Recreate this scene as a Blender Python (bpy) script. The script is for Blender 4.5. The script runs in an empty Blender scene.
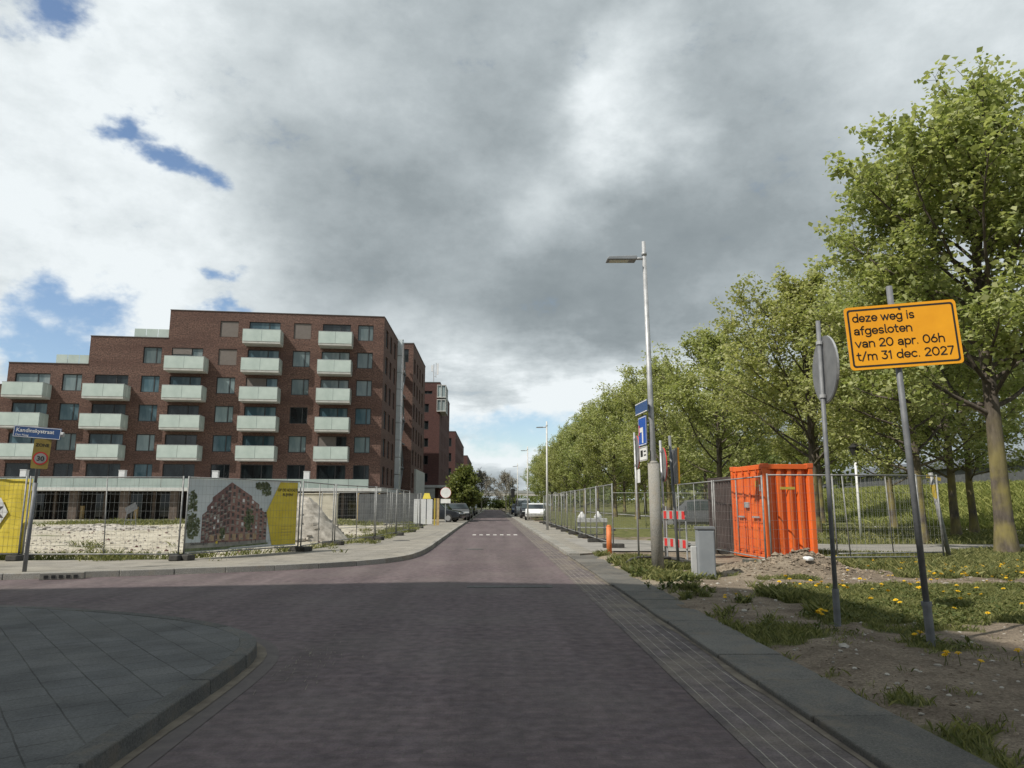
import bpy, bmesh, math, random
import numpy as np
from mathutils import Vector, Matrix

C = bpy.context.scene.collection
SC = bpy.context.scene
R = math.radians
rnd = random.Random(7)

# ------------------------------------------------------------------ camera
cam_d = bpy.data.cameras.new('camera')
cam = bpy.data.objects.new('camera', cam_d)
C.objects.link(cam)
cam.location = (0, 0, 1.42)
cam.rotation_euler = (R(90 + 9.54), 0, R(-1.49))
cam_d.sensor_width = 36
cam_d.lens = 720 / 1024 * 36
cam_d.clip_start = 0.05
cam_d.clip_end = 5000
SC.camera = cam

# ------------------------------------------------------------------ view, sun, sky
SC.view_settings.view_transform = 'Standard'
SC.view_settings.look = 'None'
SC.view_settings.exposure = 0.0
SC.view_settings.gamma = 1
SC.view_settings.use_curve_mapping = False
SUN_EL = 48.0
SUN_DIR = Vector((-0.84, -0.54, 0)).normalized() * math.cos(R(SUN_EL)) + Vector((0, 0, math.sin(R(SUN_EL))))
sun_d = bpy.data.lights.new('sun', 'SUN')
sun_d.energy = 4.6
sun_d.angle = R(0.5)
sun_d.color = (1.0, 0.94, 0.84)
sun = bpy.data.objects.new('sun', sun_d)
C.objects.link(sun)
sun.rotation_euler = SUN_DIR.to_track_quat('Z', 'Y').to_euler()
sun.location = SUN_DIR * 80

world = bpy.data.worlds.new('World')
SC.world = world
world.use_nodes = True
WT = world.node_tree
WT.nodes.clear()


def build_sky(nt):
    N, L = nt.nodes, nt.links

    def nd(t, **k):
        n = N.new(t)
        for a, v in k.items():
            setattr(n, a, v)
        return n

    def mth(op, a, b=None, clamp=False):
        n = nd('ShaderNodeMath', operation=op, use_clamp=clamp)
        for i, v in enumerate((a, b)):
            if v is None:
                continue
            if isinstance(v, (int, float)):
                n.inputs[i].default_value = v
            else:
                L.new(v, n.inputs[i])
        return n.outputs[0]

    out = nd('ShaderNodeOutputWorld')
    bg = nd('ShaderNodeBackground')
    bg.inputs['Strength'].default_value = 0.14
    sky = nd('ShaderNodeTexSky', sky_type='NISHITA')
    sky.sun_disc = False
    sky.sun_elevation = R(SUN_EL)
    sky.sun_rotation = math.atan2(SUN_DIR.x, SUN_DIR.y)
    sky.air_density = 1.0
    sky.dust_density = 0.6
    sky.ozone_density = 1.6
    tc = nd('ShaderNodeTexCoord')
    d = tc.outputs['Generated']
    # the cloud deck: directions flattened towards the horizon so that clouds there are wide and low
    mp = nd('ShaderNodeMapping')
    mp.inputs['Scale'].default_value = (1, 1, 1.55)
    L.new(d, mp.inputs['Vector'])

    def noise(scale, detail, rough, off=(0, 0, 0), src=None):
        m = nd('ShaderNodeMapping')
        m.inputs['Location'].default_value = off
        L.new(src or mp.outputs[0], m.inputs['Vector'])
        n = nd('ShaderNodeTexNoise')
        n.inputs['Scale'].default_value = scale
        n.inputs['Detail'].default_value = detail
        n.inputs['Roughness'].default_value = rough
        L.new(m.outputs[0], n.inputs['Vector'])
        return n

    warp = noise(3.2, 6, 0.58, (3.1, 1.7, 0.4))
    wv = nd('ShaderNodeVectorMath', operation='MULTIPLY_ADD')
    L.new(warp.outputs['Color'], wv.inputs[0])
    wv.inputs[1].default_value = (0.30, 0.30, 0.30)
    wv.inputs[2].default_value = (-0.15, -0.15, -0.15)
    wa = nd('ShaderNodeVectorMath', operation='ADD')
    L.new(d, wa.inputs[0])
    L.new(wv.outputs[0], wa.inputs[1])
    dw = wa.outputs[0]

    def blob(c, r, s=(1, 1, 1)):
        m = nd('ShaderNodeVectorMath', operation='SUBTRACT')
        L.new(dw, m.inputs[0])
        m.inputs[1].default_value = c
        sc = nd('ShaderNodeVectorMath', operation='MULTIPLY')
        L.new(m.outputs[0], sc.inputs[0])
        sc.inputs[1].default_value = s
        ln = nd('ShaderNodeVectorMath', operation='LENGTH')
        L.new(sc.outputs[0], ln.inputs[0])
        mr = nd('ShaderNodeMapRange', interpolation_type='SMOOTHSTEP')
        mr.inputs['From Min'].default_value = r
        mr.inputs['From Max'].default_value = 0.0
        L.new(ln.outputs['Value'], mr.inputs['Value'])
        return mr.outputs[0]

    big = noise(2.6, 8, 0.56, (0.3, 5.2, 1.1)).outputs['Fac']
    puff = noise(6.5, 10, 0.62, (2.2, 0.2, 4.0)).outputs['Fac']
    wisp = noise(15.0, 8, 0.66, (1.2, 7.2, 0.0)).outputs['Fac']
    # layered cumulus towards the horizon
    ml = nd('ShaderNodeMapping')
    ml.inputs['Scale'].default_value = (1, 1, 3.4)
    L.new(d, ml.inputs['Vector'])
    low = noise(6.0, 9, 0.60, (0.7, 2.4, 1.9), ml.outputs[0]).outputs['Fac']
    sp = nd('ShaderNodeSeparateXYZ')
    L.new(d, sp.inputs[0])
    lm = nd('ShaderNodeMapRange', interpolation_type='SMOOTHSTEP')
    lm.inputs['From Min'].default_value = 0.29
    lm.inputs['From Max'].default_value = 0.13
    L.new(sp.outputs[2], lm.inputs['Value'])

    def madd(a, m, c):
        o_ = mth('MULTIPLY_ADD', a, m)
        N[-1].inputs[2].default_value = c
        return o_

    acc = madd(big, 0.75, 0.20)
    acc = mth('ADD', acc, madd(puff, 0.62, -0.31))
    acc = mth('ADD', acc, madd(wisp, 0.22, -0.11))
    acc = mth('ADD', acc, mth('MULTIPLY', madd(low, 2.3, -1.15), lm.outputs[0]))
    for c, r, w, sc_ in SKY_BLOBS:
        acc = mth('ADD', acc, mth('MULTIPLY', blob(c, r, sc_), w))
    ramp = nd('ShaderNodeValToRGB')
    cr = ramp.color_ramp
    cr.elements[0].position, cr.elements[0].color = 0.0, (1.62, 1.90, 2.04, 1)
    cr.elements[1].position, cr.elements[1].color = 1.0, (6.2, 6.6, 6.75, 1)
    for p_, c_ in ((0.28, (2.2, 2.52, 2.67)), (0.52, (3.2, 3.58, 3.75)), (0.80, (4.7, 5.12, 5.28))):
        e = cr.elements.new(p_)
        e.color = (*c_, 1)
    L.new(acc, ramp.inputs[0])
    # ragged gaps that show the blue
    hole = None
    for c, r, w, sc_ in SKY_HOLES:
        b = mth('MULTIPLY', blob(c, r, sc_), w)
        hole = b if hole is None else mth('MAXIMUM', hole, b)
    hole = mth('SUBTRACT', hole, madd(puff, 1.5, -0.75))
    hole = mth('SUBTRACT', hole, madd(wisp, 1.3, -0.65))
    lowgap = mth('MULTIPLY', madd(low, -3.0, 1.42), lm.outputs[0])
    hole = mth('MAXIMUM', hole, lowgap)
    hm = nd('ShaderNodeMapRange', interpolation_type='SMOOTHSTEP')
    hm.inputs['From Min'].default_value = 0.20
    hm.inputs['From Max'].default_value = 0.95
    L.new(hole, hm.inputs['Value'])
    mix = nd('ShaderNodeMix', data_type='RGBA')
    L.new(hm.outputs[0], mix.inputs[0])
    L.new(ramp.outputs[0], mix.inputs[6])
    L.new(sky.outputs[0], mix.inputs[7])
    L.new(mix.outputs[2], bg.inputs['Color'])
    L.new(bg.outputs[0], out.inputs['Surface'])


# cloud brightness (direction, radius, weight, axis scale): dark belly over the road, bright flanks to the west
SKY_BLOBS = [
    ((-0.02, 0.93, 0.37), 0.36, -0.30, (1, 1, 1.6)),
    ((0.27, 0.90, 0.34), 0.36, -0.24, (1, 1, 1.5)),
    ((0.14, 0.95, 0.30), 0.18, -0.16, (0.8, 1, 2.2)),
    ((-0.20, 0.89, 0.38), 0.26, -0.12, (1, 1, 1)),
    ((-0.50, 0.80, 0.33), 0.38, 0.34, (1, 1, 1)),
    ((-0.42, 0.87, 0.23), 0.28, 0.24, (1, 1, 1.3)),
    ((0.184, 0.832, 0.524), 0.14, 0.42, (1.2, 1, 1.0)),
    ((0.13, 0.87, 0.47), 0.13, 0.28, (1.4, 1, 1)),
    ((0.068, 0.912, 0.404), 0.12, 0.28, (1.5, 1, 1)),
    ((0.03, 0.99, 0.13), 0.30, 0.42, (0.7, 1, 1.8)),
    ((0.16, 0.972, 0.16), 0.20, 0.25, (0.8, 1, 2.0)),
    ((0.52, 0.68, 0.54), 0.24, 0.34, (1, 1, 1)),
    ((0.037, 0.986, 0.164), 0.08, -0.18, (0.7, 1, 3.0)),
    ((-0.36, 0.78, 0.515), 0.26, 0.20, (1, 1, 1)),
    ((-0.6, -0.6, 0.5), 0.7, 0.15, (1, 1, 1)),
]
SKY_HOLES = [
    ((-0.430, 0.795, 0.435), 0.050, 1.1, (1.0, 1, 1.0)),
    ((-0.400, 0.820, 0.405), 0.050, 1.1, (1.0, 1, 1.0)),
    ((-0.500, 0.845, 0.180), 0.10, 1.4, (0.85, 1, 1.5)),
    ((-0.345, 0.910, 0.225), 0.055, 1.05, (0.8, 1, 1.8)),
    ((-0.488, 0.748, 0.449), 0.060, 1.1, (1, 1, 1)),
    ((-0.47, 0.70, 0.54), 0.070, 1.1, (1, 1, 1.3)),
    ((-0.364, 0.878, 0.295), 0.040, 0.9, (0.8, 1, 1.4)),
    ((0.035, 0.99, 0.095), 0.14, 1.0, (0.6, 1, 1.8)),
    ((-0.7, -0.5, 0.55), 0.5, 1.0, (1, 1, 1)),
    ((0.8, -0.3, 0.5), 0.4, 1.0, (1, 1, 1)),
]
build_sky(WT)

# ------------------------------------------------------------------ materials
def new_mat(name):
    m = bpy.data.materials.new(name)
    m.use_nodes = True
    nt = m.node_tree
    b = nt.nodes['Principled BSDF']
    return m, nt, b


def node(nt, t, **k):
    n = nt.nodes.new(t)
    for a, v in k.items():
        setattr(n, a, v)
    return n


def noise_col(nt, c1, c2, scale, detail=6, rough=0.6, lo=0.35, hi=0.65, stretch=None, coord='Object'):
    tc = node(nt, 'ShaderNodeTexCoord')
    src = tc.outputs[coord]
    if stretch:
        mp = node(nt, 'ShaderNodeMapping')
        mp.inputs['Scale'].default_value = stretch
        nt.links.new(src, mp.inputs[0])
        src = mp.outputs[0]
    n = node(nt, 'ShaderNodeTexNoise')
    n.inputs['Scale'].default_value = scale
    n.inputs['Detail'].default_value = detail
    n.inputs['Roughness'].default_value = rough
    nt.links.new(src, n.inputs['Vector'])
    r = node(nt, 'ShaderNodeValToRGB')
    r.color_ramp.elements[0].position = lo
    r.color_ramp.elements[1].position = hi
    r.color_ramp.elements[0].color = (*c1, 1)
    r.color_ramp.elements[1].color = (*c2, 1)
    nt.links.new(n.outputs['Fac'], r.inputs[0])
    return r.outputs[0], n.outputs['Fac'], src


def mixc(nt, fac, a, b, mode='MIX'):
    m = node(nt, 'ShaderNodeMix', data_type='RGBA', blend_type=mode)
    for i, v in ((0, fac), (6, a), (7, b)):
        if isinstance(v, (int, float)):
            m.inputs[i].default_value = v
        elif isinstance(v, tuple):
            m.inputs[i].default_value = (*v, 1)
        else:
            nt.links.new(v, m.inputs[i])
    return m.outputs[2]


def bump(nt, b, h, strength, dist=0.01):
    bp = node(nt, 'ShaderNodeBump')
    bp.inputs['Strength'].default_value = strength
    bp.inputs['Distance'].default_value = dist
    nt.links.new(h, bp.inputs['Height'])
    nt.links.new(bp.outputs[0], b.inputs['Normal'])


def mat(name, c1, c2=None, scale=4, rough=0.7, metal=0.0, bmp=0.0, detail=6, lo=0.35, hi=0.65, stretch=None, spec=0.5):
    m, nt, b = new_mat(name)
    if c2 is None:
        c2 = tuple(min(1, v * 1.12 + 0.004) for v in c1)
        c1 = tuple(v * 0.9 for v in c1)
    col, fac, _ = noise_col(nt, c1, c2, scale, detail, 0.6, lo, hi, stretch)
    nt.links.new(col, b.inputs['Base Color'])
    b.inputs['Roughness'].default_value = rough
    b.inputs['Metallic'].default_value = metal
    b.inputs['Specular IOR Level'].default_value = spec
    if bmp:
        bump(nt, b, fac, bmp)
    return m


def brick_coord(nt, mode):
    tc = node(nt, 'ShaderNodeTexCoord')
    if mode == 'floor':
        return tc.outputs['Object']
    sp = node(nt, 'ShaderNodeSeparateXYZ')
    nt.links.new(tc.outputs['Object'], sp.inputs[0])
    ad = node(nt, 'ShaderNodeMath', operation='ADD')
    nt.links.new(sp.outputs[0], ad.inputs[0])
    nt.links.new(sp.outputs[1], ad.inputs[1])
    cb = node(nt, 'ShaderNodeCombineXYZ')
    nt.links.new(ad.outputs[0], cb.inputs[0])
    nt.links.new(sp.outputs[2], cb.inputs[1])
    return cb.outputs[0]


def brick_mat(name, c1, c2, cm, bw, rh, mortar, mode='wall', rough=0.85, stain=None, stain_scale=0.3, stain_amt=0.5,
              rot=0, bmp=0.3, streak=False, micro=0.35, offset=0.5, tracks=None, grit=0.0):
    m, nt, b = new_mat(name)
    src = brick_coord(nt, mode)
    if rot:
        mp = node(nt, 'ShaderNodeMapping')
        mp.inputs['Rotation'].default_value = (0, 0, rot)
        nt.links.new(src, mp.inputs[0])
        src = mp.outputs[0]
    # small wobble so that the courses are not ruler straight
    wn = node(nt, 'ShaderNodeTexNoise')
    wn.inputs['Scale'].default_value = 2.3
    nt.links.new(src, wn.inputs['Vector'])
    wm = node(nt, 'ShaderNodeVectorMath', operation='MULTIPLY_ADD')
    nt.links.new(wn.outputs['Color'], wm.inputs[0])
    k = min(rh * 0.25, 0.022)
    wm.inputs[1].default_value = (k, k, 0)
    nt.links.new(src, wm.inputs[2])
    br = node(nt, 'ShaderNodeTexBrick')
    br.offset = offset
    br.inputs['Color1'].default_value = (*c1, 1)
    br.inputs['Color2'].default_value = (*c2, 1)
    br.inputs['Mortar'].default_value = (*cm, 1)
    br.inputs['Scale'].default_value = 1
    br.inputs['Mortar Size'].default_value = mortar
    br.inputs['Mortar Smooth'].default_value = 0.3
    br.inputs['Bias'].default_value = -0.1
    br.inputs['Brick Width'].default_value = bw
    br.inputs['Row Height'].default_value = rh
    nt.links.new(wm.outputs[0], br.inputs['Vector'])
    col = br.outputs['Color']
    n2 = node(nt, 'ShaderNodeTexNoise')
    n2.inputs['Scale'].default_value = 0.6 / rh
    n2.inputs['Detail'].default_value = 5
    nt.links.new(src, n2.inputs['Vector'])
    g = node(nt, 'ShaderNodeMapRange')
    g.inputs['From Min'].default_value = 0.3
    g.inputs['From Max'].default_value = 0.7
    g.inputs['To Min'].default_value = 1 - micro
    g.inputs['To Max'].default_value = 1 + micro
    nt.links.new(n2.outputs['Fac'], g.inputs['Value'])
    col = mixc(nt, 1.0, col, g.outputs[0], 'MULTIPLY')
    if stain:
        sn = node(nt, 'ShaderNodeTexNoise')
        sn.inputs['Scale'].default_value = stain_scale
        sn.inputs['Detail'].default_value = 7
        sn.inputs['Roughness'].default_value = 0.65
        s2 = src
        if streak:
            mp = node(nt, 'ShaderNodeMapping')
            mp.inputs['Scale'].default_value = streak
            nt.links.new(src, mp.inputs[0])
            s2 = mp.outputs[0]
        nt.links.new(s2, sn.inputs['Vector'])
        r = node(nt, 'ShaderNodeMapRange')
        r.inputs['From Min'].default_value = 0.42
        r.inputs['From Max'].default_value = 0.72
        r.inputs['To Max'].default_value = stain_amt
        nt.links.new(sn.outputs['Fac'], r.inputs['Value'])
        col = mixc(nt, r.outputs[0], col, stain)
    if grit:
        gn = node(nt, 'ShaderNodeTexNoise')
        gn.inputs['Scale'].default_value = 55
        gn.inputs['Detail'].default_value = 7
        gn.inputs['Roughness'].default_value = 0.8
        nt.links.new(src, gn.inputs['Vector'])
        gr = node(nt, 'ShaderNodeMapRange')
        gr.inputs['From Min'].default_value = 0.34
        gr.inputs['From Max'].default_value = 0.66
        gr.inputs['To Min'].default_value = 1 - grit
        gr.inputs['To Max'].default_value = 1 + grit
        nt.links.new(gn.outputs['Fac'], gr.inputs['Value'])
        col = mixc(nt, 1.0, col, gr.outputs[0], 'MULTIPLY')
        # crumbs, bird droppings and moss spots
        sn2 = node(nt, 'ShaderNodeTexNoise')
        sn2.inputs['Scale'].default_value = 7
        sn2.inputs['Detail'].default_value = 9
        sn2.inputs['Roughness'].default_value = 0.8
        nt.links.new(src, sn2.inputs['Vector'])
        for lo_, hi_, cc_ in ((0.64, 0.70, tuple(min(.5, v * 1.7) for v in c1)), (0.36, 0.30, tuple(v * .45 for v in c1))):
            m2 = node(nt, 'ShaderNodeMapRange')
            m2.inputs['From Min'].default_value = lo_
            m2.inputs['From Max'].default_value = hi_
            m2.inputs['To Max'].default_value = 0.6
            nt.links.new(sn2.outputs['Fac'], m2.inputs['Value'])
            col = mixc(nt, m2.outputs[0], col, cc_)
    if tracks:
        # worn wheel tracks and dusty streaks that run along the street
        tn = node(nt, 'ShaderNodeTexNoise')
        tn.inputs['Scale'].default_value = 1.0
        tn.inputs['Detail'].default_value = 6
        mp = node(nt, 'ShaderNodeMapping')
        mp.inputs['Scale'].default_value = tracks
        tco = node(nt, 'ShaderNodeTexCoord')
        nt.links.new(tco.outputs['Object'], mp.inputs[0])
        nt.links.new(mp.outputs[0], tn.inputs['Vector'])
        tr_ = node(nt, 'ShaderNodeMapRange')
        tr_.inputs['From Min'].default_value = 0.3
        tr_.inputs['From Max'].default_value = 0.7
        tr_.inputs['To Min'].default_value = 0.78
        tr_.inputs['To Max'].default_value = 1.22
        nt.links.new(tn.outputs['Fac'], tr_.inputs['Value'])
        col = mixc(nt, 1.0, col, tr_.outputs[0], 'MULTIPLY')
    nt.links.new(col, b.inputs['Base Color'])
    b.inputs['Roughness'].default_value = rough
    b.inputs['Specular IOR Level'].default_value = 0.25
    inv = node(nt, 'ShaderNodeMath', operation='SUBTRACT')
    inv.inputs[0].default_value = 1
    nt.links.new(br.outputs['Fac'], inv.inputs[1])
    ad = node(nt, 'ShaderNodeMath', operation='MULTIPLY_ADD')
    nt.links.new(n2.outputs['Fac'], ad.inputs[0])
    ad.inputs[1].default_value = 0.5
    nt.links.new(inv.outputs[0], ad.inputs[2])
    if bmp:
        bump(nt, b, ad.outputs[0], bmp, 0.008)
    return m


def leaf_mat(name, c1, c2, trans=0.35, rough=0.5):
    m, nt, b = new_mat(name)
    geo = node(nt, 'ShaderNodeNewGeometry')
    r = node(nt, 'ShaderNodeValToRGB')
    r.color_ramp.elements[0].color = (*c1, 1)
    r.color_ramp.elements[1].color = (*c2, 1)
    nt.links.new(geo.outputs['Random Per Island'], r.inputs[0])
    oi = node(nt, 'ShaderNodeObjectInfo')
    hs = node(nt, 'ShaderNodeHueSaturation')
    mr = node(nt, 'ShaderNodeMapRange')
    mr.inputs['To Min'].default_value = 0.485
    mr.inputs['To Max'].default_value = 0.508
    nt.links.new(oi.outputs['Random'], mr.inputs['Value'])
    nt.links.new(mr.outputs[0], hs.inputs['Hue'])
    nt.links.new(r.outputs[0], hs.inputs['Color'])
    nt.links.new(hs.outputs[0], b.inputs['Base Color'])
    b.inputs['Roughness'].default_value = rough
    b.inputs['Specular IOR Level'].default_value = 0.3
    t = node(nt, 'ShaderNodeBsdfTranslucent')
    tcol = mixc(nt, 1.0, hs.outputs[0], (1.25, 1.3, 0.75), 'MULTIPLY')
    nt.links.new(tcol, t.inputs['Color'])
    mx = node(nt, 'ShaderNodeMixShader')
    mx.inputs[0].default_value = trans
    nt.links.new(b.outputs[0], mx.inputs[1])
    nt.links.new(t.outputs[0], mx.inputs[2])
    nt.links.new(mx.outputs[0], nt.nodes['Material Output'].inputs['Surface'])
    return m


M = {}
M['asphalt_grey'] = mat('asphalt_grey', (0.20, 0.19, 0.175), (0.30, 0.285, 0.26), 1.2, 0.9, bmp=0.2)
M['road_brick'] = brick_mat('road_brick', (0.124, 0.094, 0.098), (0.098, 0.076, 0.083), (0.100, 0.085, 0.080), 0.20, 0.067, 0.004,
                            'floor', 0.8, (0.16, 0.14, 0.13), 0.5, 0.5, bmp=0.28, micro=0.3, tracks=(1.6, 0.09, 1), grit=0.22)
M['gutter_brick'] = brick_mat('gutter_brick', (0.125, 0.105, 0.105), (0.100, 0.086, 0.088), (0.29, 0.27, 0.23), 6.3, 0.105, 0.0045,
                              'floor', 0.85, (0.22, 0.19, 0.15), 1.3, 0.8, rot=math.pi / 2, bmp=0.4, grit=0.3)
M['paver'] = brick_mat('paver', (0.255, 0.24, 0.212), (0.215, 0.203, 0.182), (0.13, 0.12, 0.105), 0.60, 0.30, 0.008,
                       'floor', 0.9, (0.36, 0.33, 0.27), 0.35, 0.6, bmp=0.25, micro=0.2, grit=0.22)
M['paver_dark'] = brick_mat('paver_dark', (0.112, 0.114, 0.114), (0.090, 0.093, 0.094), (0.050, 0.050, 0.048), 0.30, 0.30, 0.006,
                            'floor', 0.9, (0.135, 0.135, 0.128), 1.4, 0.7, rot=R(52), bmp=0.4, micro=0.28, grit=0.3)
def stone_mat(name, c1, c2, dirt, rough=0.92):
    m, nt, b = new_mat(name)
    col, fac, src = noise_col(nt, c1, c2, 1.7, 9, 0.7, 0.3, 0.7)
    geo = node(nt, 'ShaderNodeNewGeometry')
    mr = node(nt, 'ShaderNodeMapRange')
    mr.inputs['To Min'].default_value = 0.8
    mr.inputs['To Max'].default_value = 1.2
    nt.links.new(geo.outputs['Random Per Island'], mr.inputs['Value'])
    col = mixc(nt, 1.0, col, mr.outputs[0], 'MULTIPLY')
    grain, gf, _ = noise_col(nt, (0.62, 0.62, 0.62), (1.3, 1.3, 1.28), 60, 6, 0.8, 0.36, 0.64)
    col = mixc(nt, 1.0, col, grain, 'MULTIPLY')
    n = node(nt, 'ShaderNodeTexNoise')
    n.inputs['Scale'].default_value = 3.4
    n.inputs['Detail'].default_value = 10
    n.inputs['Roughness'].default_value = 0.75
    nt.links.new(src, n.inputs['Vector'])
    r = node(nt, 'ShaderNodeMapRange')
    r.inputs['From Min'].default_value = 0.50
    r.inputs['From Max'].default_value = 0.66
    r.inputs['To Max'].default_value = 0.8
    nt.links.new(n.outputs['Fac'], r.inputs['Value'])
    nt.links.new(mixc(nt, r.outputs[0], col, dirt), b.inputs['Base Color'])
    b.inputs['Roughness'].default_value = rough
    b.inputs['Specular IOR Level'].default_value = 0.2
    ad = node(nt, 'ShaderNodeMath', operation='ADD')
    nt.links.new(gf, ad.inputs[0])
    nt.links.new(n.outputs['Fac'], ad.inputs[1])
    bump(nt, b, ad.outputs[0], 0.5, 0.012)
    return m


M['kerb'] = stone_mat('kerb_concrete', (0.22, 0.215, 0.20), (0.33, 0.32, 0.295), (0.25, 0.22, 0.175))
M['kerb_old'] = stone_mat('kerb_weathered', (0.11, 0.107, 0.10), (0.17, 0.165, 0.153), (0.175, 0.15, 0.12))
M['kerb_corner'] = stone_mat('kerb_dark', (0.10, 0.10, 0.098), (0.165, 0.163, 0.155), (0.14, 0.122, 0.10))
M['gutter_dirt'] = mat('gutter_dirt', (0.11, 0.092, 0.072), (0.20, 0.17, 0.13), 5, 0.95, bmp=0.5)
M['gutter_corner'] = mat('gutter_course', (0.092, 0.078, 0.077), (0.125, 0.108, 0.10), 6, 0.9, bmp=0.4, detail=9)
M['white_mark'] = mat('road_paint', (0.55, 0.54, 0.5), (0.8, 0.79, 0.76), 9, 0.8)
M['sand'] = mat('sand', (0.30, 0.26, 0.19), (0.46, 0.41, 0.32), 1.5, 0.95, bmp=0.5)
M['galv'] = mat('galvanised_steel', (0.34, 0.35, 0.36), (0.50, 0.51, 0.52), 9, 0.5, 0.35)
M['galv_dark'] = mat('weathered_steel', (0.135, 0.142, 0.152), (0.205, 0.213, 0.225), 8, 0.6, 0.15)
M['wire'] = mat('wire', (0.24, 0.25, 0.25), (0.32, 0.33, 0.33), 9, 0.55, 0.3)
M['fence_steel'] = mat('fence_steel', (0.19, 0.195, 0.195), (0.31, 0.315, 0.31), 9, 0.55, 0.2)
M['lamp_pale'] = mat('pale_lamp_post', (0.50, 0.50, 0.48), (0.62, 0.62, 0.60), 5, 0.5)
M['rubber'] = mat('recycled_rubber', (0.035, 0.034, 0.032), (0.07, 0.068, 0.062), 12, 0.85, bmp=0.3)
M['conc'] = mat('concrete', (0.38, 0.37, 0.34), (0.52, 0.50, 0.46), 2, 0.9, bmp=0.2)
M['conc_beige'] = mat('pale_concrete', (0.45, 0.42, 0.34), (0.58, 0.55, 0.46), 2, 0.9, bmp=0.2)
M['brick'] = brick_mat('facade_brick', (0.182, 0.100, 0.078), (0.108, 0.062, 0.051), (0.11, 0.09, 0.078), 0.22, 0.075, 0.010,
                       'wall', 0.9, (0.075, 0.042, 0.036), 0.22, 0.75, bmp=0.2, micro=0.5, streak=(0.35, 2.6, 1))
M['brick_far'] = brick_mat('far_brick', (0.118, 0.056, 0.050), (0.082, 0.040, 0.038), (0.09, 0.06, 0.055), 0.22, 0.075, 0.010,
                           'wall', 0.9, (0.11, 0.055, 0.048), 0.2, 0.5, bmp=0.1, micro=0.25)
M['column'] = mat('dark_brown_column', (0.075, 0.058, 0.048), (0.125, 0.10, 0.085), 3, 0.85)
M['frame_dark'] = mat('dark_frame', (0.035, 0.036, 0.038), None, 5, 0.5)
M['frame_white'] = mat('white_frame', (0.62, 0.62, 0.60), None, 5, 0.5)
M['coping'] = mat('coping_metal', (0.10, 0.09, 0.085), None, 5, 0.6)
M['slab'] = mat('balcony_concrete', (0.42, 0.42, 0.40), (0.52, 0.52, 0.49), 3, 0.85)
M['band'] = mat('white_fascia', (0.50, 0.51, 0.50), (0.60, 0.61, 0.6), 3, 0.7)
M['shutter'] = mat('roller_shutter', (0.165, 0.14, 0.125), (0.19, 0.165, 0.15), 3, 0.7)
M['interior'] = mat('dark_interior', (0.018, 0.017, 0.017), (0.04, 0.036, 0.034), 1, 0.9)


def glass_mat(name, c1, c2, scale=0.5, rough=0.06, spec=0.6):
    m, nt, b = new_mat(name)
    col, fac, src = noise_col(nt, c1, c2, scale, 3, 0.5, 0.42, 0.58, (1.6, 1.6, 0.35))
    oi = node(nt, 'ShaderNodeObjectInfo')
    mr = node(nt, 'ShaderNodeMapRange')
    mr.inputs['To Min'].default_value = 0.6
    mr.inputs['To Max'].default_value = 1.35
    nt.links.new(oi.outputs['Random'], mr.inputs['Value'])
    nt.links.new(mixc(nt, 1.0, col, mr.outputs[0], 'MULTIPLY'), b.inputs['Base Color'])
    b.inputs['Roughness'].default_value = rough
    b.inputs['Specular IOR Level'].default_value = spec
    return m


M['pane_dark'] = glass_mat('window_glass_dark', (0.012, 0.016, 0.018), (0.04, 0.052, 0.056))
M['pane_mid'] = glass_mat('window_glass', (0.055, 0.105, 0.13), (0.18, 0.26, 0.29))  # brighter blue base colour paints in some of the reflected sky
M['pane_light'] = glass_mat('curtained_glass', (0.14, 0.19, 0.20), (0.30, 0.35, 0.35))
M['guard_glass'] = mat('frosted_glass', (0.43, 0.51, 0.475), (0.54, 0.62, 0.58), 0.6, 0.18)
M['terrace_glass'] = mat('terrace_glass', (0.29, 0.36, 0.345), (0.40, 0.47, 0.45), 0.4, 0.15)
M['strip_glass'] = mat('stair_glass', (0.62, 0.68, 0.70), (0.80, 0.84, 0.85), 0.5, 0.15, 0.25)  # pale base colour carries the bright sky reflection of the glazing
M['bark'] = None


def paint_mat(name, c1, c2, rough, amount):
    m, nt, b = new_mat(name)
    col, fac, src = noise_col(nt, c1, c2, 1.6, 8, 0.65, 0.3, 0.7, (1, 1, 0.45))
    n = node(nt, 'ShaderNodeTexNoise')
    n.inputs['Scale'].default_value = 9
    n.inputs['Detail'].default_value = 9
    n.inputs['Roughness'].default_value = 0.72
    nt.links.new(src, n.inputs['Vector'])
    sp_ = node(nt, 'ShaderNodeSeparateXYZ')
    tc = node(nt, 'ShaderNodeTexCoord')
    nt.links.new(tc.outputs['Object'], sp_.inputs[0])
    lo = node(nt, 'ShaderNodeMapRange')             # splashed mud and rust sit low on the panels
    lo.inputs['From Min'].default_value = 0.7
    lo.inputs['From Max'].default_value = 0.0
    lo.inputs['To Max'].default_value = 0.10
    nt.links.new(sp_.outputs[2], lo.inputs['Value'])
    ad = node(nt, 'ShaderNodeMath', operation='ADD')
    nt.links.new(n.outputs['Fac'], ad.inputs[0])
    nt.links.new(lo.outputs[0], ad.inputs[1])
    r = node(nt, 'ShaderNodeMapRange')
    r.inputs['From Min'].default_value = 0.62
    r.inputs['From Max'].default_value = 0.72
    r.inputs['To Max'].default_value = amount
    nt.links.new(ad.outputs[0], r.inputs['Value'])
    nt.links.new(mixc(nt, r.outputs[0], col, (0.20, 0.085, 0.045)), b.inputs['Base Color'])
    b.inputs['Roughness'].default_value = rough
    bump(nt, b, fac, 0.15, 0.02)
    return m


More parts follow.
